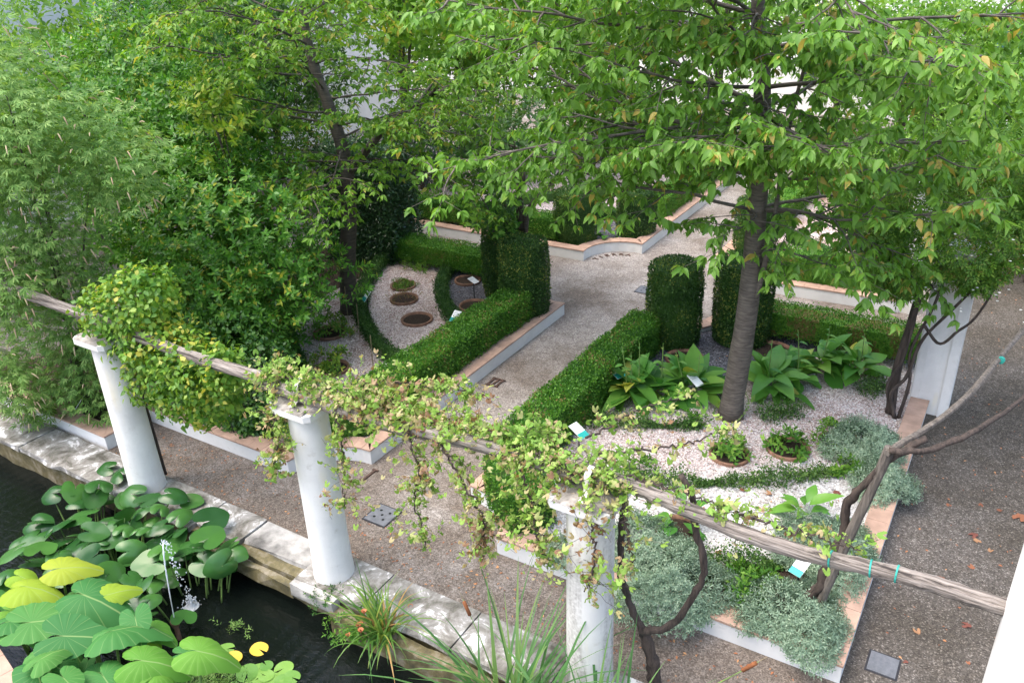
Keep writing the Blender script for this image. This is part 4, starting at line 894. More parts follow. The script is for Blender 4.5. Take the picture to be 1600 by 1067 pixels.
def climber(name, label, pts, r, n, leaf, mat, T=ivyT, group=None, cat='climber', stemlist=(), loc=None, hang=.4):
    t = thing(name, label, cat, tuple(loc if loc is not None else pts[0]), group)
    p, u = surface_cloud(pts, r, n); k = len(p)
    ok = p[:,2] > .02; p, u = p[ok], u[ok]; k = len(p)
    V, F = scatter(T, p, nrmz(u*.35+rdir(k)*.7+[0,0,-hang]), nrmz(u+rdir(k)*.5+[0,0,.5]), rng.uniform(.65,1.3,k)*leaf)
    foliage('foliage', V, F, mat, t)
    for s, r0, r1 in stemlist: MB().tube(spline(s, 20), np.linspace(r0, r1, 20), 7, .06).build('stem', M['vinebark'], t, True)
    return t
climber('green_climber', 'bright green leafy climber heaped over the leftmost column and log', [(-10.35,5.95,3.0),(-10.0,5.95,3.1),(-9.75,6.0,3.25),(-9.5,6.1,3.4),(-9.9,6.0,2.65),(-9.5,6.0,2.7),(-9.1,6.0,2.55),(-8.7,6.0,2.45),(-9.6,6.1,2.2),(-9.2,6.1,2.1),(-9.9,6.05,2.0),(-8.8,6.1,2.15),(-9.5,6.2,1.75),(-8.2,6.0,2.6),(-8.5,6.15,2.2),(-9.0,6.2,1.75),(-8.8,6.2,1.95)],
    [.38,.38,.4,.33,.38,.42,.4,.36,.4,.4,.36,.34,.36,.24,.28,.3,.3], 7200, .085, M['climber'], stemlist=[([(-10.45,6.2,.08),(-10.45,6.18,1),(-10.3,6.1,2),(-9.8,6,2.8)], .025, .015)], loc=(-10.45,6.2,.08))
climber('ivy_hedge', 'dark green ivy mound spilling over the front wall of the left bed', [(-11.6,7.95,.6),(-11.2,7.95,.8),(-10.8,7.95,.75),(-10.4,7.95,.7),(-10.0,7.98,.65),(-9.7,8.0,.6),(-11.4,8.1,1.3),(-10.8,8.2,1.3),(-10.2,8.2,1.1),(-10.3,7.6,.35),(-10.0,7.62,.35),(-12.2,8,.9)],
    [.5,.5,.5,.5,.5,.46,.65,.65,.55,.22,.22,.6], 8500, .075, M['ivy'], loc=(-10.6,7.9,.17), cat='ivy')
climber('yellow_green_shrub', 'yellow green bushy shrub behind the middle column at the bed front', [(-9.0,7.75,.55),(-8.9,7.7,.85),(-8.95,7.65,1.15),(-8.8,7.8,.5)], [.35,.36,.3,.35], 2000, .05, M['climber'], cat='shrub', loc=(-8.95,7.7,.17))
# grape vine with lobed leaves
def grapeT():
    n = 19; V = [(.1,0,.03)]
    for i in range(n):
        a = -2.65+5.3*i/(n-1); rr = .5*(1+.16*math.cos(a*2.4)+(.07 if i%2 else -.05))
        V.append((.12+rr*math.cos(a), rr*math.sin(a), .07*math.cos(a*3)-.18*rr*rr))
    return np.array(V), np.array([(0,i,i+1) for i in range(1,n)])
gT = grapeT()
def grape(label, canes, n, leaf, stems, loc):
    t = thing('grape_vine', label, 'vine', loc, 'grape vines on the pergola'); P = []; N = []; sh = MB()
    for pts, w, spread in canes:
        q = spline(pts, 40); m = MB().tube(q+rng.normal(size=q.shape)*.015, np.linspace(.014,.006,40), 5); m.build('cane', M['vinebark'], t)
        shoots = max(3, int(n*w/9))
        for _ in range(shoots):
            s0 = q[rng.integers(0,40)]; d = nrmz(rng.normal(size=3)*np.array(spread)*8+np.array([0,0,.25])); L = rng.uniform(.15,.5)
            S = polyline(s0, d, L, 6, .22, -.13); sh.tube(S, np.linspace(.0035,.0015,7), 3, cap=False)
            k = rng.integers(6,13); j = rng.random(k)*5.99; i0 = j.astype(int); f = (j-i0)[:,None]
            P.append(S[i0]*(1-f)+S[i0+1]*f+rng.normal(size=(k,3))*.028); N.append(np.tile(rng.normal(size=3)*.5,(k,1)))
    stuff(sh.build('shoots', M['vinebark'], t))
    pos = np.vstack(P); k = len(pos); nb = np.vstack(N)
    V, F = scatter(gT, pos, nrmz(rdir(k)+[0,0,-.45]), nrmz(rdir(k)*.6+nb+[0,-.25,.9]), rng.uniform(.35,1.3,k)*leaf)
    foliage('foliage', V, F, M['vine'], t)
    return t
grape('pale green and rusty grape vine draped along the log between middle and stained columns', [
    ([(-7.2,5.8,2.9),(-6.6,5.8,2.95),(-5.8,5.85,2.9),(-5,5.9,2.85)], .27, [.12,.24,.12]),
    ([(-5.8,5.9,2.85),(-5,5.95,2.85),(-4.2,5.95,2.9),(-3.4,5.95,2.95)], .3, [.12,.26,.13]),
    ([(-3.9,5.9,2.9),(-3.2,5.8,2.9),(-2.5,5.85,2.85)], .17, [.14,.18,.1]),
    ([(-6.9,5.55,2.7),(-6.75,5.45,2.4),(-6.8,5.4,2.05),(-6.85,5.4,1.8)], .05, [.1,.05,.1]),
    ([(-6.0,5.7,2.8),(-5.9,5.6,2.4),(-5.9,5.6,2.0),(-6.0,5.6,1.5)], .035, [.12,.08,.1]),
    ([(-5.0,5.7,2.8),(-4.8,5.6,2.4),(-4.9,5.6,2.0),(-4.8,5.6,1.4)], .06, [.16,.1,.1]),
    ([(-4.6,5.7,2.8),(-4.2,5.6,2.4),(-4.0,5.6,2.0),(-4.1,5.6,1.7)], .07, [.16,.1,.12]),
    ([(-3.6,5.7,2.8),(-3.4,5.55,2.5),(-3.3,5.5,2.2),(-3.2,5.5,1.9)], .05, [.1,.05,.1]),
    ([(-2.8,5.6,2.7),(-2.7,5.5,2.4),(-2.72,5.5,2.0),(-2.8,5.5,1.75)], .03, [.06,.03,.1]),
    ([(-6.2,6.0,2.9),(-5.4,6.4,2.9),(-4.6,6.6,2.9)], .08, [.25,.2,.06])], 7600, .06, (), (-5,5.85,2.8))
grape('sparse pale vine trailing past the stained column along the bare log', [
    ([(-3.0,6.1,2.9),(-2.4,6.6,2.9),(-2.0,7.2,2.9)], .25, [.25,.25,.06]), ([(-2.6,5.95,2.9),(-2.0,5.95,2.9),(-1.5,5.95,2.86)], .25, [.1,.12,.08]),
    ([(-1.5,5.95,2.85),(-1.0,5.95,2.85),(-.5,5.9,2.9)], .22, [.12,.1,.06]), ([(-2.55,5.8,2.75),(-2.45,5.7,2.4),(-2.4,5.7,2.1)], .12, [.07,.05,.12]), ([(-3.2,6.3,2.9),(-3.0,7.0,2.9),(-2.6,7.6,2.9)], .16, [.25,.25,.06])], 800, .06, (), (-2.3,5.95,2.85))
jT = join_T([rotT(quadT(.4,.1), a, 0, .5, (x,0,0)) for x, a in ((.1,1.),(.1,-1.),(.4,.9),(.4,-.9),(.65,.8),(.65,-.8),(.85,0))])
t = climber('jasmine_climber', 'small leaved climber with white flowers crowning the square pillar on the right', [(-1.6,13.3,3.1),(-1.1,13.3,3.0),(-.6,13.4,3.05),(-.1,13.5,3.2),(.4,13.6,3.4),(.9,13.8,3.5),(-1.2,13.6,3.6),(-.4,13.7,3.7),(.4,13.9,3.9),(-1.5,13.2,2.7),(-.3,13.4,2.75),(1.4,14,3.6),(-1.3,13.3,2.4),(-1.9,13.8,3.3),(.9,13.6,3.0),(1.5,13.8,3.1),(2.1,14,3.4),(0,14.2,4.2),(1.0,14.4,4.2),(-1.0,14.2,4.1),(2.0,14.6,4.0)],
    [.5,.5,.5,.5,.5,.5,.6,.6,.6,.35,.3,.5,.22,.5,.45,.5,.55,.6,.6,.5,.6], 9000, .13, M['jasmine'], jT, loc=(-1.05,13.2,.17),
    stemlist=[([(-1.1,13.1,.17),(-1.12,13.2,.9),(-1.05,13.3,1.8),(-1.0,13.4,2.8)], .085, .05), ([(-1.0,12.95,.17),(-1.12,12.95,.6),(-.95,13.1,.9),(-.85,13.2,1.5),(-.5,13.3,2.1),(-.2,13.4,2.6)], .035, .02),
              ([(-.95,13.0,.17),(-.9,13.1,.8),(-.98,13.2,1.3),(-.8,13.3,2.0),(-.7,13.4,2.7)], .03, .02), ([(-.85,13.2,1.75),(-.6,13.2,1.5),(-.4,13.2,1.75),(-.2,13.3,2.0),(0,13.4,2.6)], .025, .018), ([(-1.05,13.0,.2),(-1.2,13.0,.7),(-1.05,13.1,1.2),(-1.0,13.2,1.9)], .025, .018)])
m = MB()
for i in range(60):
    p = np.array([rng.uniform(-1.8,.5), 13.0, rng.uniform(2.2,3.4)])+rng.normal(size=3)*.1; m.lathe([(.0,.0),(.022,.012)], p, 5)
stuff(m.build('white_flowers', M['bloom'], t))

# ================================================================ plants in the beds
bigT = [leafT(.5, .16, .6, 6, 1.1), leafT(.45, .2, .9, 6, 1.05), leafT(.55, .1, .45, 6, 1.15)]
bigM = []
for k, T in enumerate(bigT):
    me = mesh_np('broad_leaf', *T, True); me.materials.append(M['hosta']); bigM.append(me)
def place(name, me, pos, d, nr, sc, parent):
    f = frames(np.array([d], float), np.array([nr], float))[0]*sc
    o = bpy.data.objects.new(name, me); COL.objects.link(o)
    o.matrix_basis = Matrix(((f[0][0],f[0][1],f[0][2],pos[0]),(f[1][0],f[1][1],f[1][2],pos[1]),(f[2][0],f[2][1],f[2][2],pos[2]),(0,0,0,1)))
    adopt(o, parent); return o
def broad_plant(label, x, y, n, L, stalks, z=.17):
    t = thing('broad_leaved_plant', label, 'plant', (x,y,z), 'broad leaved plants in the right bed')
    for i in range(n):
        a = i*2.4+rng.normal()*.3; u = i/n; el = .3+.8*u+rng.normal()*.28
        r0 = .04+.1*(1-u); d = (math.cos(a)*math.cos(el), math.sin(a)*math.cos(el), math.sin(el))
        p = (x+r0*math.cos(a), y+r0*math.sin(a), z+.03+.22*u+rng.uniform(0,.1))
        place('leaf', bigM[i%3], p, d, (-math.cos(a)*math.sin(el)+rng.normal()*.3,-math.sin(a)*math.sin(el)+rng.normal()*.3,math.cos(el)+.05), L*rng.uniform(.6,1.15), t)
    for k in range(stalks):
        a = rng.uniform(0,6.28); q = np.array([x+.1*math.cos(a), y+.1*math.sin(a), z]); h = rng.uniform(.75,1.1); tp = q+[rng.normal()*.08,rng.normal()*.08,h]
        MB().tube([q, (q+tp)/2+[.02,0,0], tp], [.012,.01,.006], 6).build('stalk', M['stalk'], t)
        for j in range(5):
            b = j*2.1; zf = .45+.11*j; pp = q*(1-zf)+tp*zf; place('leaf', bigM[j%3], pp, (math.cos(b),math.sin(b),.5), (0,0,1), .2*(1.1-.12*j), t)
broad_plant('broad leaved plant with tall budding stalk closest to the long right hedge', -5.0, 11.55, 34, .56, 3)
broad_plant('broad leaved plant in the middle, just left of the cherry trunk', -4.12, 12.1, 36, .58, 2)
broad_plant('broad leaved plant just right of the cherry trunk', -2.98, 12.85, 34, .56, 1)
broad_plant('broad leaved plant further right before the back hedge', -2.4, 13.95, 30, .54, 2)
broad_plant('broad leaved plant rightmost of the row near the twisted trunk', -1.85, 14.1, 24, .5, 1)
broad_plant('low broad leaved plant between the two left of the cherry trunk', -4.6, 11.75, 22, .44, 1)
broad_plant('low broad leaved plant behind the cherry trunk on its right side', -2.7, 13.4, 20, .44, 1)
broad_plant('small broad leaved tuft alone in the white gravel', -1.6, 9.6, 14, .36, 0)
broad_plant('broad leaved tuft in a pot behind the bare log', -3.0, 8.62, 10, .36, 0)
broad_plant('small pale tuft between the far topiaries', -8.9, 18.75, 9, .35, 0)
def mound(name, label, x, y, r, h, n, leaf, mat, T, cat='herb', group=None, z=.2, spread=.3, ry=1.0, upw=.5):
    t = thing(name, label, cat, (x,y,z-.03), group)
    a = rng.uniform(0,6.28,n); q = np.sqrt(rng.random(n)); lobe = 1+.22*np.sin(a*3+x*7)+.14*np.sin(a*5+y*5); q = q*1.0; hh = h*np.sqrt(np.maximum(0,1-q*q))*rng.uniform(.55,1.05,n)
    pos = np.column_stack([x+r*lobe*q*np.cos(a), y+r*lobe*ry*q*np.sin(a), z+hh*(.8+.35*np.sin(a*2+x*3))]); o = np.column_stack([np.cos(a)*q, np.sin(a)*q, np.full(n, upw)])
    V, F = scatter(T, pos, nrmz(o+rdir(n)*spread), nrmz(rdir(n)+[0,0,.6]), rng.uniform(.7,1.3,n)*leaf)
    foliage('foliage', V, F, mat, t); return t
santT = join_T([rotT(quadT(.3,.1), (i*2.4), .45, .3, (0,0,.1+.09*i)) for i in range(10)]); santT = (santT[0][:,[2,0,1]], santT[1])
def santolina(label, x, y, r, h, n, ry=1.0):
    t = mound('grey_bush', label, x, y, r, h, n, .13, M['santolina'], santT, 'bush', 'grey green bushes', .2, .35, ry, .45)
    m = MB()
    for i in range(12):
        a = rng.uniform(0,6.28); m.tube([(x,y,.15),(x+r*.6*math.cos(a),y+r*.6*math.sin(a)*ry,.2+h*.5)], [.012,.006], 5)
    stuff(m.build('stems', M['vinebark'], t))
santolina('silvery grey bush spilling over the front wall beside the stained column', -2.6, 7.5, .68, .42, 3400)
santolina('silvery grey bush behind the stained column, left of its neighbour', -3.2, 7.9, .52, .42, 2000)
santolina('small silvery tuft on the front wall left of the stained column', -3.9, 7.42, .3, .28, 700)
santolina('silvery grey bush around the foot of the leaning post at the front corner', -1.2, 7.7, .54, .34, 2800)
santolina('silvery grey bush on the right wall just behind the bare log', -1.15, 9.0, .56, .42, 2500)
santolina('silvery grey bush hanging over the right wall, middle of the row', -.82, 10.8, .38, .4, 1400)
santolina('silvery grey bush farthest back on the right wall near the herb pot', -1.2, 11.6, .5, .48, 2100)
herbT = ros6
mound('strawberry_plant', 'green strawberry leaves in the left of the paired pots', -2.97,10.67,.26,.2,45,.11,M['herb'],herbT,'plant','strawberry plants',.2)
mound('strawberry_plant', 'green strawberry leaves in the right of the paired pots', -2.25,11.25,.26,.2,50,.11,M['herb'],herbT,'plant','strawberry plants',.2)
mound('herb_mound', 'rounded green herb mound beside the far grey bush', -1.62,11.79,.34,.35,110,.09,M['herb'],herbT)
mound('herb_mound', 'small bright herb at the end of the loose border hedge', -1.35,11.05,.2,.25,50,.09,M['herb'],herbT)
mound('herb_mound', 'ferny green herb behind the dark border hedge at the front corner', -1.75,7.95,.32,.32,110,.1,M['herb'],herbT)
mound('herb_mound', 'low yellowish herb filling a pot in the left pink gravel', -11.71,13.77,.27,.1,120,.05,M['jasmine'],herbT)
mound('herb_mound', 'low dull green tuft under the back hedge of the left bed', -12.15,14.96,.42,.22,150,.06,M['jasmine'],herbT)
mound('straw_ring', 'dry brown straw round a sunken pot in the left bed', -11.20,13.16,.36,.1,160,.1,M['dryherb'],(quadT(.12)),'straw')
mound('seedling_patch', 'reddish green seedlings left of the low curved hedge', -11.49,11.07,.42,.4,110,.09,M['jasmine'],herbT,'plant')
mound('seedling_patch', 'leafy seedlings in the pot by the near end of the long left hedge', -10.37,9.93,.34,.45,80,.1,M['climber'],herbT,'plant')
mound('herb_mound', 'low herb tuft behind the cherry trunk in the slate gravel', -3.05,13.9,.3,.25,90,.08,M['jasmine'],herbT)
mound('weed_tuft', 'small bright weed at the foot of the cherry trunk', -3.75,11.3,.2,.1,40,.08,M['herb'],herbT,'weed')
mound('weed_tuft', 'small weed under the vine behind the stained column', -4.0,9.55,.3,.2,60,.09,M['herb'],herbT,'weed')
# loose vine shoots behind the log
for lab, x, y in (('dry bamboo stake before the left tree trunk',-11.6,11.75),('thin dry stake beside the near end of the long left hedge',-9.6,10.2),('short dry stake in the gravel left of the low curved hedge',-10.8,11.2)):
    o = MB().tube([(x,y,.15),(x+.03,y,.95)], .009, 5).build('garden_stake', M['drystem']); tag(o, lab, 'stake', 'thin garden stakes')
o = MB()
P = [(-3.33+.27*math.cos(a), 11.77+.27*math.sin(a), .34+.22*math.sin(a*.9+1)) for a in np.linspace(2.4,7.6,26)]; o.tube(P, .006, 5)
# shoots curling over the cherry trunk
t = thing('trunk_ivy', 'thin ivy strand with tiny leaves wound round the cherry trunk base', 'ivy', (-3.33,11.5,.17))
o.build('strand', M['stalk'], t); pv = np.repeat(np.array(P), 3, 0); k = len(pv)
V, F = scatter(ivyT, pv+rng.normal(size=pv.shape)*.01, rdir(k), nrmz(pv-[-3.33,11.77,.4]), np.full(k,.04)); foliage('leaves', V, F, M['climber'], t)

# fallen leaves
FL=[(0.88,11.3,.26),(0.41,11.38,.1),(0.45,10.52,.13),(0.38,10.62,.16),(0.42,9.96,.12),(0.1,9.51,.17),(0.0,8.48,.13),(0.47,8.84,.15),(0.03,11.17,.1),(0.65,11.38,.1),(0.61,10.42,.1),(-0.04,7.93,.08),(0.56,8.26,.07)]
WL=[(-2.51,9.91,.13),(-2.2,10.0,.15),(-1.34,10.43,.17),(-2.36,8.47,.13),(-1.27,9.79,.1)]
FLAB = ['largest dry fallen leaf at the right edge of the dark path','small dry leaf far up the dark path, left of the largest','small dry leaf in the middle group on the dark path','rusty fallen leaf at the top of the middle group on the dark path','dry leaf below the middle group beside the corner column','broad dry leaf on the dark path just behind the bare log','pale dry leaf between the bare log and the square cover','reddish dry leaf near the corner column in front of the bare log','small dry leaf far up the dark path nearest the bed wall','small dry leaf just left of the largest fallen leaf','small dry leaf right of the middle group on the dark path','tiny dry leaf touching the square cover','tiny dry leaf at the foot of the corner column',
        'dry leaf on white gravel beside the loose border hedge, left one','dry leaf on white gravel beside the loose border hedge, right one','large dry leaf on white gravel near the middle grey bush','dry leaf on white gravel behind the bare log','small dry leaf at the edge of the white gravel by the grey bush']
gm = []
for k in range(4):
    V = gT[0].copy()*1.3; V[:,2] = .05+.12*np.sin(V[:,0]*4+k)*np.cos(V[:,1]*5+k*2)+rng.normal(size=len(V))*.04; V[:,2] -= V[:,2].min()-.01
    me = mesh_np('dry_leaf', V, gT[1]); m_ = newmat('dry_leaf_%s' % 'abcd'[k])[0]; m_.node_tree.nodes['Principled BSDF'].inputs['Base Color'].default_value = (*[(.25,.095,.045),(.19,.07,.035),(.3,.16,.08),(.15,.05,.035)][k],1); m_.node_tree.nodes['Principled BSDF'].inputs['Roughness'].default_value = .8; me.materials.append(m_); gm.append(me)
for i, (x, y, s) in enumerate(FL+WL):
    o = bpy.data.objects.new('fallen_leaf', gm[i%4]); COL.objects.link(o); o.location = (x,y,.008 if i < len(FL) else .19); o.rotation_euler = (0,0,rng.uniform(0,6.28)); o.scale = (s*.52,)*3
    tag(o, FLAB[i], 'leaf', 'leaves on the right path' if i < len(FL) else 'leaves on the white gravel')
n = 1500; x = np.concatenate([rng.uniform(-.5,3,500), rng.uniform(-12,-1,600), rng.uniform(-13,-8.2,200), rng.uniform(-5.6,-.9,200)]); y = np.concatenate([rng.uniform(6.3,20,500), rng.uniform(6.25,7.15,600), rng.uniform(8,15,200), rng.uniform(8,15,200)])
zz = np.concatenate([np.full(1100,.008), np.full(400,.185)]); ok = ~((np.arange(n)>=1100)&(np.hypot(x-CX,y-CY)<2.5))
pos = np.column_stack([x,y,zz])[ok]; k = len(pos)
V, F = scatter(leafT(.5,.2,.1,2), pos, rdir(k)*[1,1,.15], nrmz(rdir(k)*.4+[0,0,1]), rng.uniform(.02,.06,k)); o = stuff(link('leaf_litter', mesh_np('leaf_litter', V, F), M['litter'])); tag(o, 'small dry leaf litter scattered over paths and gravel', 'leaf litter')

# ================================================================ the pond
def heartT(rings=3, n=26, lobe=.5, ripple=.02, droop=.14, cup=.0, pointed=.35, waves=9):
    V = [(0,0,0)]; F = []
    for j in range(1, rings+1):
        u = j/rings
        for i in range(n):
            a = -math.pi+2*math.pi*(i+.5)/n; ca = abs(a)/math.pi
            r = .5*(1+pointed*math.exp(-(a/.38)**2)+.06*math.sin(a*2)**2)*(1-.62*math.exp(-((math.pi-abs(a))/.22)**2))*(1+.12*math.exp(-((abs(a)-2.45)/.4)**2))
            rr = r*u; V.append((.0+rr*math.cos(a), rr*.92*math.sin(a), cup*u*u*.5-droop*u*u*(rr**1)+ripple*u*u*math.sin(waves*a*1.0)+.03*abs(math.sin(a))*u))
    for i in range(n-1): F.append((0,1+i,2+i))
    for j in range(rings-1):
        for i in range(n-1):
            a = 1+j*n+i; F += [(a,a+n,a+n+1),(a,a+n+1,a+1)]
    return np.array(V), np.array(F)
def variants(name, mats, **kw):
    out = {}
    for key, mt in mats.items():
        out[key] = []
        for s in range(3):
            k2 = dict(kw); k2['droop'] = kw.get('droop',.14)*(.5+.5*s); k2['cup'] = kw.get('cup',0)*(1.4-.5*s)
            me = mesh_np(name, *heartT(**k2), True); me.materials.append(mt); out[key].append(me)
    return out
def veinmat(src, col):
    return src
pads = variants('heart_leaf', {'G': M['pads']}, ripple=.012, droop=.25, cup=.12, pointed=.28, waves=4, n=30)
taro = variants('taro_leaf', {'G': M['taro'], 'L': M['taroL'], 'Y': M['taroY']}, ripple=.018, droop=.3, cup=.03, pointed=.95, waves=15, n=46)
def water_plants(name, items, meshes, ngroups, labels, group, zroot, tiltmean, cat, tip_az=None, stalk_r=.008, ribs=None, tvar=.26):
    cs = np.array([(q[0], q[1]) for q in items]); order = np.argsort(cs[:,0]); lots = np.array_split(order, ngroups)
    for lot, lab in zip(lots, labels):
        c = cs[lot].mean(0); t = thing(name, lab, cat, (c[0], c[1], zroot), group)
        for q in lot:
            it = items[q]; x, y, z, s = it[:4]; key = it[4] if len(it) > 4 else 'G'
            az = (rng.uniform(0,6.28) if tip_az is None else tip_az+rng.normal()*.55)
            tilt = rng.normal()*.22; toward = nrmz(np.array([-x,-y,0])*1.0)
            nr = nrmz(np.array([0,0,1.])+toward*(tiltmean+rng.normal()*.15)+rng.normal(size=3)*tvar)
            d = np.array([math.cos(az), math.sin(az), -.15+tilt*.4])
            o = place('leaf', meshes[key][rng.integers(0,3)], (x,y,z), d, nr, s, t)
            rx, ry = x+(c[0]-x)*.35+rng.normal()*.05, y+(c[1]-y)*.35
            if key != 'F': MB().tube(spline([(rx,ry,zroot),((rx+x)/2,(ry+y)/2,(zroot+z)/2+.03),(x,y,z-.006)], 7), np.linspace(stalk_r*1.5,stalk_r,7), 6).build('stalk', M['stalk'], t, True)
            if ribs:
                f = frames(np.array([d]), np.array([nr]))[0]*s
                TV = heartT(ripple=.022, droop=.35*.75, cup=.03, pointed=.55, waves=15, n=46)[0]
PK=[(-11.49,4.96,0.15,0.34),(-11.2,5.14,0.19,0.33),(-10.76,5.34,0.36,0.4),(-10.85,5.73,0.29,0.4),(-11.33,5.78,0.15,0.3),(-10.68,5.18,0.25,0.36),(-10.25,5.46,0.26,0.39),(-10.06,5.62,0.17,0.28),(-9.58,5.71,0.34,0.34),(-9.43,5.87,0.15,0.28),(-9.81,5.31,0.24,0.34),(-9.54,5.46,0.28,0.27),(-9.2,5.51,0.25,0.33),(-8.64,5.59,0.3,0.42),(-10.31,4.69,0.34,0.45),(-10.32,4.42,0.41,0.38),(-10.89,4.4,0.21,0.39),(-9.76,5.03,0.31,0.31),(-9.53,4.87,0.33,0.27),(-9.26,5.21,0.21,0.27),(-9.09,5.32,0.12,0.3),(-9.22,4.92,0.41,0.26),(-10.25,4.32,0.21,0.38),(-9.93,4.34,0.21,0.37),(-9.75,4.56,0.39,0.33),(-9.67,4.48,0.3,0.33),(-9.57,4.63,0.26,0.3),(-9.02,4.59,0.35,0.32),(-9.16,4.93,0.13,0.4),(-8.66,4.84,0.33,0.35),(-8.71,4.65,0.23,0.41),(-8.58,5.06,0.15,0.26),(-8.25,5.13,0.32,0.34),(-8.25,5.25,0.4,0.41),(-8.13,5.44,0.18,0.28),(-8.09,4.95,0.31,0.34),(-7.87,5.1,0.21,0.37),(-8.05,4.6,0.34,0.33),(-7.88,4.53,0.34,0.3),(-8.07,4.81,0.19,0.28),(-10.07,4.01,0.37,0.4),(-10.44,3.82,0.32,0.38),(-9.38,4.26,0.32,0.36),(-8.84,4.18,0.37,0.38),(-8.71,4.33,0.25,0.28),(-8.34,4.26,0.35,0.3),(-7.98,4.14,0.38,0.24),(-8.37,4.09,0.15,0.34),(-10.01,3.51,0.37,0.3),(-9.99,3.43,0.24,0.23),(-9.82,4.8,0.26,0.24),(-10.7,4.24,0.16,0.35),(-9.79,4.07,0.33,0.33)]
PK = [(a,b,c,s*1.05) for a,b,c,s in PK]
extra = [(-9.6+rng.uniform(-1.6,1.8), 4.75+rng.uniform(-.9,.8), rng.uniform(-.15,.25), rng.uniform(.28,.4)) for _ in range(56)]
ALLP = [q for q in PK+extra if math.hypot(q[0]+8.16,q[1]-4.6) > .36]
water_plants('water_plant', ALLP, pads, 4, ['glossy heart leaved water plant nearest the left edge of the pond','glossy heart leaved water plant below the leftmost column','glossy heart leaved water plant behind the yellow taro leaves','glossy heart leaved water plant next to the fountain jet'], 'glossy heart leaved water plants', -.42, .18, 'water plant', tvar=.42)
TA=[(-9.09,3.76,0.67,0.59,'Y'),(-9.6,3.5,0.52,0.4,'Y'),(-9.15,3.36,0.67,0.68,'Y'),(-8.32,3.58,0.74,0.88,'G'),(-8.13,3.74,0.7,0.48,'Y'),(-9.08,3.45,0.47,0.45,'G'),(-9.27,3.16,0.39,0.43,'L'),(-8.57,3.06,0.65,0.78,'G'),(-7.87,3.06,0.79,0.7,'G'),(-7.47,3.38,0.79,0.74,'G'),(-6.87,3.29,0.74,0.63,'L'),(-8.07,2.86,0.6,0.42,'G'),(-7.78,2.66,0.65,0.58,'G'),(-7.31,2.7,0.81,0.47,'G'),(-7.14,2.99,0.64,0.61,'G'),(-7.73,2.73,0.84,0.43,'G'),(-7.43,3.62,0.76,0.45,'G'),(-7.33,3.67,0.47,0.21,'Y'),(-7.37,3.76,0.54,0.39,'L'),(-6.4,3.64,0.8,0.58,'L'),(-6.79,3.69,0.51,0.34,'G'),(-7.77,3.14,0.36,0.22,'G'),(-8.7,3.04,0.42,0.32,'G'),(-6.69,3.29,0.62,0.43,'L'),(-8.8,2.94,0.65,0.56,'G')]
TA = [(a,b,c,s*.82,k) for a,b,c,s,k in TA]+[(-8.6,3.5,.3,.3,'G'),(-8.0,3.4,.35,.32,'G'),(-7.5,3.1,.4,.3,'G'),(-7.0,3.5,.35,.3,'G'),(-9.0,3.7,.2,.3,'G'),(-8.3,3.2,.3,.34,'G'),(-8.9,3.2,.3,.3,'L'),(-7.9,2.9,.45,.36,'G'),(-7.2,3.2,.3,.34,'L'),(-9.4,3.3,.3,.36,'G'),(-9.7,3.2,.4,.4,'G'),(-7.6,2.5,.6,.4,'G'),(-6.9,2.9,.5,.4,'G')]
water_plants('taro_plant', TA, taro, 3, ['taro plant with several bright yellow leaves at the left edge','taro plant with the largest blue green leaves in the bottom left','taro plant with light green leaves nearest the open water'], 'taro plants', -.5, .28, 'taro', .45, .014)
LI=[(-6.9,4.69,.11,'Y'),(-7.26,4.48,.1,'G'),(-6.4,4.62,.11,'G'),(-6.61,4.54,.08,'G'),(-6.67,4.46,.09,'G'),(-6.74,4.35,.13,'G'),(-6.22,4.57,.1,'G'),(-6.5,4.43,.09,'G'),(-6.58,4.32,.1,'G'),(-6.38,4.42,.12,'G'),(-6.27,4.48,.1,'G'),(-7.07,4.42,.11,'Y'),(-6.4,4.35,.09,'G'),(-6.74,4.14,.06,'G')]
def padV():
    n = 18; V = [(0,0,.004)]+[(math.cos(a),math.sin(a)*.93,.02+.03*math.sin(3*a)) for a in np.linspace(.18,2*math.pi-.18,n)]
    return np.array(V), np.array([(0,i,i+1) for i in range(1,n)])
pm = {}
for k, mt in (('G',M['lily']),('Y',M['lilyY'])):
    me = mesh_np('lily_pad', *padV(), True); me.materials.append(mt); pm[k] = me
for i, (x, y, r, k) in enumerate(LI):
    o = bpy.data.objects.new('lily_pad', pm[k]); COL.objects.link(o); o.location = (x,y,-.394+.004*(i%4)); o.rotation_euler = (0,0,rng.uniform(0,6.28)); o.scale = (r*1.1,)*3
    lab = {0:'yellow lily pad floating alone on the dark water',11:'yellow lily pad half hidden beside the light taro leaf',1:'single round green lily pad right of the light taro leaf',2:'green lily pad at the top right of the floating cluster',3:'small green lily pad at the top of the floating cluster',5:'largest green lily pad at the left end of the floating cluster',6:'green lily pad at the right end of the floating cluster',13:'tiny lily pad at the bottom edge by the taro'}.get(i, 'green lily pad in the middle of the floating cluster at the bottom edge')
    tag(o, lab, 'lily pad', 'lily pads')
def fern(label, x, y, n, s):
    t = thing('floating_weed', label, 'water weed', (x,y,-.4), 'feathery water weeds')
    k = n; pos = np.column_stack([x+rng.normal(size=k)*s, y+rng.normal(size=k)*s*.6, np.full(k,-.39)+rng.uniform(0,.08,k)])
    V, F = scatter(santT, pos, nrmz(rdir(k)*.6+[0,0,.7]), rdir(k), rng.uniform(.1,.18,k)); foliage('foliage', V, F, M['vitex'], t)
fern('feathery water weed under the light taro leaves', -6.95, 4.0, 160, .22)
fern('small feathery water weed tips near the single lily pad', -7.35, 4.75, 14, .14)
fern('feathery water weed beyond the bottom taro leaves', -7.6, 3.6, 90, .25)
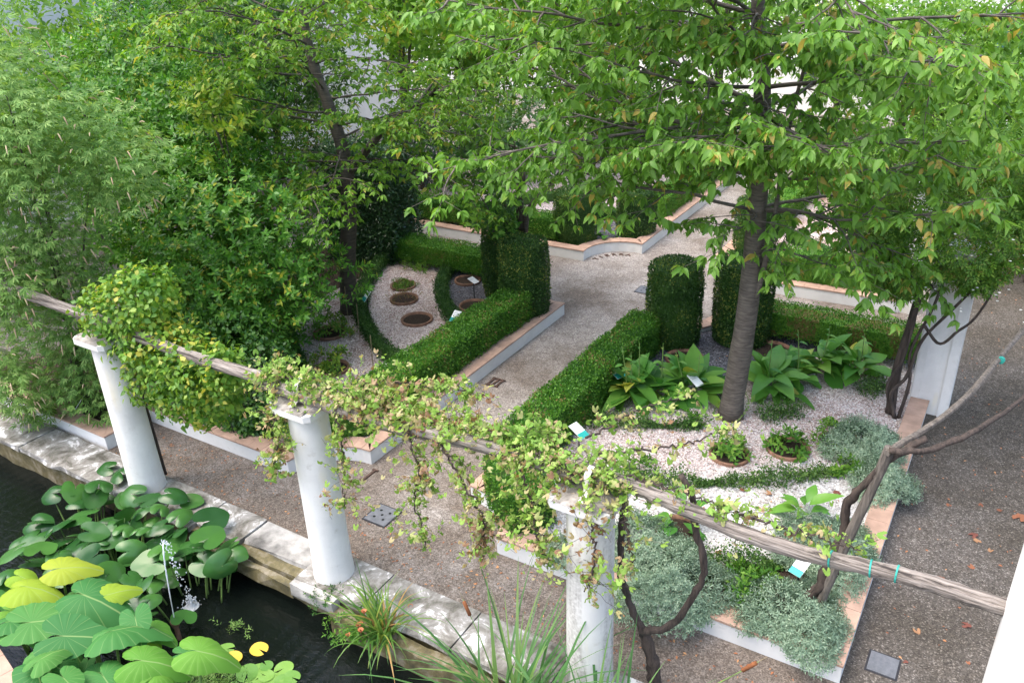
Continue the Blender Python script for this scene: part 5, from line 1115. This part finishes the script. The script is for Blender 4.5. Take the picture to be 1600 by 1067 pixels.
# fountain
t = thing('fountain', 'small fountain jet from a copper nozzle arching into the dark pond', 'fountain', (-7.92,4.31,-.6))
MB().lathe([(.03,-.55),(.03,-.2),(.045,-.18),(.055,-.13),(.055,-.09),(.045,-.085),(.036,-.09),(.034,-.16)], (-7.92,4.31,0), 20).build('nozzle', M['terracotta'], t, True)
J = spline([(-7.92,4.31,-.12),(-7.96,4.37,.3),(-8.02,4.45,.7),(-8.08,4.53,.9),(-8.14,4.6,.8),(-8.2,4.68,.35),(-8.26,4.77,-.4)], 60)
MB().tube(J[:32], np.linspace(.007,.010,32)*(1+rng.normal(size=32)*.15), 7, .1).build('rising_jet', M['jet'], t, True)
m = MB()
sph = [(0,-1),(.7,-.7),(1,0),(.7,.7),(0,1)]
def drop(p, r): m.lathe([(a*r,b*r*1.6) for a,b in sph], p, 6)
for i in range(30,60):
    for _ in range(5): drop(J[i]+rng.normal(size=3)*.018*(1+(i-30)/25), rng.uniform(.003,.010))
stuff(m.build('falling_drops', M['jet'], t))
m = MB()
for i in range(130):
    a = rng.uniform(0,6.28); r = abs(rng.normal())*.08; drop(np.array([-8.25+r*math.cos(a),4.77+r*math.sin(a),-.4+max(0,.16-r)*rng.random()*1.5]), rng.uniform(.003,.012))
m.lathe([(.1,.0),(.06,.015),(.03,.05),(.012,.09),(0,.1)], (-8.25,4.77,-.4), 14)
stuff(m.build('splash', M['jet'], t))
# strap leaved clumps
def strap_mesh(x, y, z, n, L, wid, lean, stiff, ang0=0, angw=6.283, base=.08):
    V = []; F = []; seg = 8
    for i in range(n):
        a = ang0+rng.uniform(-.5,.5)*angw; l = L*rng.uniform(.6,1.15); le = lean*rng.uniform(.35,1.25); w_ = wid*rng.uniform(.7,1.2)
        b = np.array([x+rng.normal()*base, y+rng.normal()*base, z]); el = math.pi/2-le*.35; p = b.copy(); tw = a+math.pi/2+rng.normal()*.4; s0 = len(V)
        for k in range(seg+1):
            u = k/seg; ww = w_*(1-u**2.2)*.5+.001; sx, sy = math.cos(tw)*ww, math.sin(tw)*ww
            V += [(p[0]-sx,p[1]-sy,p[2]),(p[0]+sx,p[1]+sy,p[2])]
            el -= le*stiff*(.4+u)/seg; p = p+np.array([math.cos(a)*math.cos(el), math.sin(a)*math.cos(el), math.sin(el)])*l/seg
        F += [(s0+2*k,s0+2*k+1,s0+2*k+3,s0+2*k+2) for k in range(seg)]
    return V, F
t = thing('daylily_clump', 'arching strap leaved clump with orange flowers on the pond edge', 'plant', (-5.45,5.35,-.3))
V, F = strap_mesh(-5.45,5.38,-.1,110,.85,.028,1.3,1.5); foliage('foliage', V, F, M['strap'], t)
for k in range(6):
    p = np.array([-5.45,5.38,.25])+rng.normal(size=3)*[.32,.28,.15]; MB().lathe([(0,-.03),(.018,.01),(.035,.035),(.012,.02)], p, 7).build('flower', M['flower'], t)
mound('cress_clump', 'small round leaved cress hanging from the pond edge beside the daylily', -6.0,5.42,.3,.18,120,.06,M['herb'],herbT,'plant',None,-.25)
mound('cress_clump', 'small cress growing at the foot of the middle column', -6.45,5.48,.22,.08,60,.045,M['ivy'],herbT,'plant',None,.02)
def cattails(label, x, y, n, L, heads, z=-.45, ang0=0, angw=6.283):
    t = thing('cattail_clump', label, 'cattail', (x,y,z), 'cattail clumps')
    V, F = strap_mesh(x,y,z,n,L,.042,.85,1.3,ang0,angw,.12); foliage('leaves', V, F, M['cattail'], t)
    for tip in heads:
        tip = np.array(tip); b = np.array([x,y,z]); mid = (b+tip)/2+[0,0,.25]; P = spline([b, mid, tip], 16); MB().tube(P, np.linspace(.008,.004,16), 5).build('stem', M['stalk'], t)
        d = nrmz(P[-1]-P[-3]); MB().tube([tip-d*.2, tip-d*.19, tip-d*.03, tip-d*.02], [.006,.02,.02,.006], 9).build('seed_head', M['seed'], t, True)
        MB().tube([tip-d*.02, tip+d*.1], [.004,.002], 4).build('spike', M['drystem'], t)
cattails('cattail clump with long leaves leaning left in front of the stained column', -3.5,5.15,95,2.0,[(-4.05,5.2,1.32)])
cattails('cattail clump with long leaves right of the stained column', -2.45,5.15,95,1.75,[(-1.1,5.45,1.78)])

# ================================================================ buildings behind
def facade(label, x0, x1, y, h, openings, axis='x', face=-1):
    t = thing('white_building', label, 'building', ((x0+x1)/2 if axis=='x' else y, y if axis=='x' else (x0+x1)/2, 0), 'white buildings')
    def bx(name, a0,a1,d0,d1,z0,z1,mat,par):
        lo, hi = sorted((y+face*d0, y+face*d1))
        m = MB().box(a0,a1,lo,hi,z0,z1) if axis=='x' else MB().box(lo,hi,a0,a1,z0,z1)
        return m.build(name, mat, par)
    bx('wall', x0,x1,-6,0,0,h,M['facade'],t)
    bx('cornice', x0-.1,x1+.1,.002,.35,h-.35,h,M['facade'],t)
    for (a0,a1,z0,z1,k) in openings:
        w_ = bx('door' if k=='d' else 'window', a0,a1,.003,.05,z0,z1,M['bluepaint'] if k in 'db' else M['wall'],t)
        if k != 'd':
            bx('pane', a0+.1,(a0+a1)/2-.04,.051,.06,z0+.1,z1-.1,M['glass'],w_); bx('pane', (a0+a1)/2+.04,a1-.1,.051,.06,z0+.1,z1-.1,M['glass'],w_)
        else: bx('handle', a0+.12,a0+.18,.051,.1,1.0,1.2,M['ironframe'],w_)
    return t
facade('white building across the far end of the garden with blue door', -30, 14, 37, 11, [(-2.3,-1.1,0,4.2,'d'),(-26,-24.6,1.2,3.2,'w'),(-20,-18.6,1.2,3.2,'w'),(-8.8,-7.4,1.2,3.2,'w'),(3,4.4,1.2,3.2,'b'),(-26,-24.6,5.5,7.5,'w'),(-20,-18.6,5.5,7.5,'w'),(-14,-12.6,5.5,7.5,'w'),(-8,-6.6,5.5,7.5,'w'),(3,4.4,5.5,7.5,'b')])
facade('pale building wall along the left side of the garden', -4, 30.8, -24.5, 9, [(6,7.2,1.2,3.2,'w'),(12,13.2,1.2,3.2,'w'),(18,19.2,1.2,3.2,'w'),(24,25.2,1.2,3.2,'w')], 'y', 1)
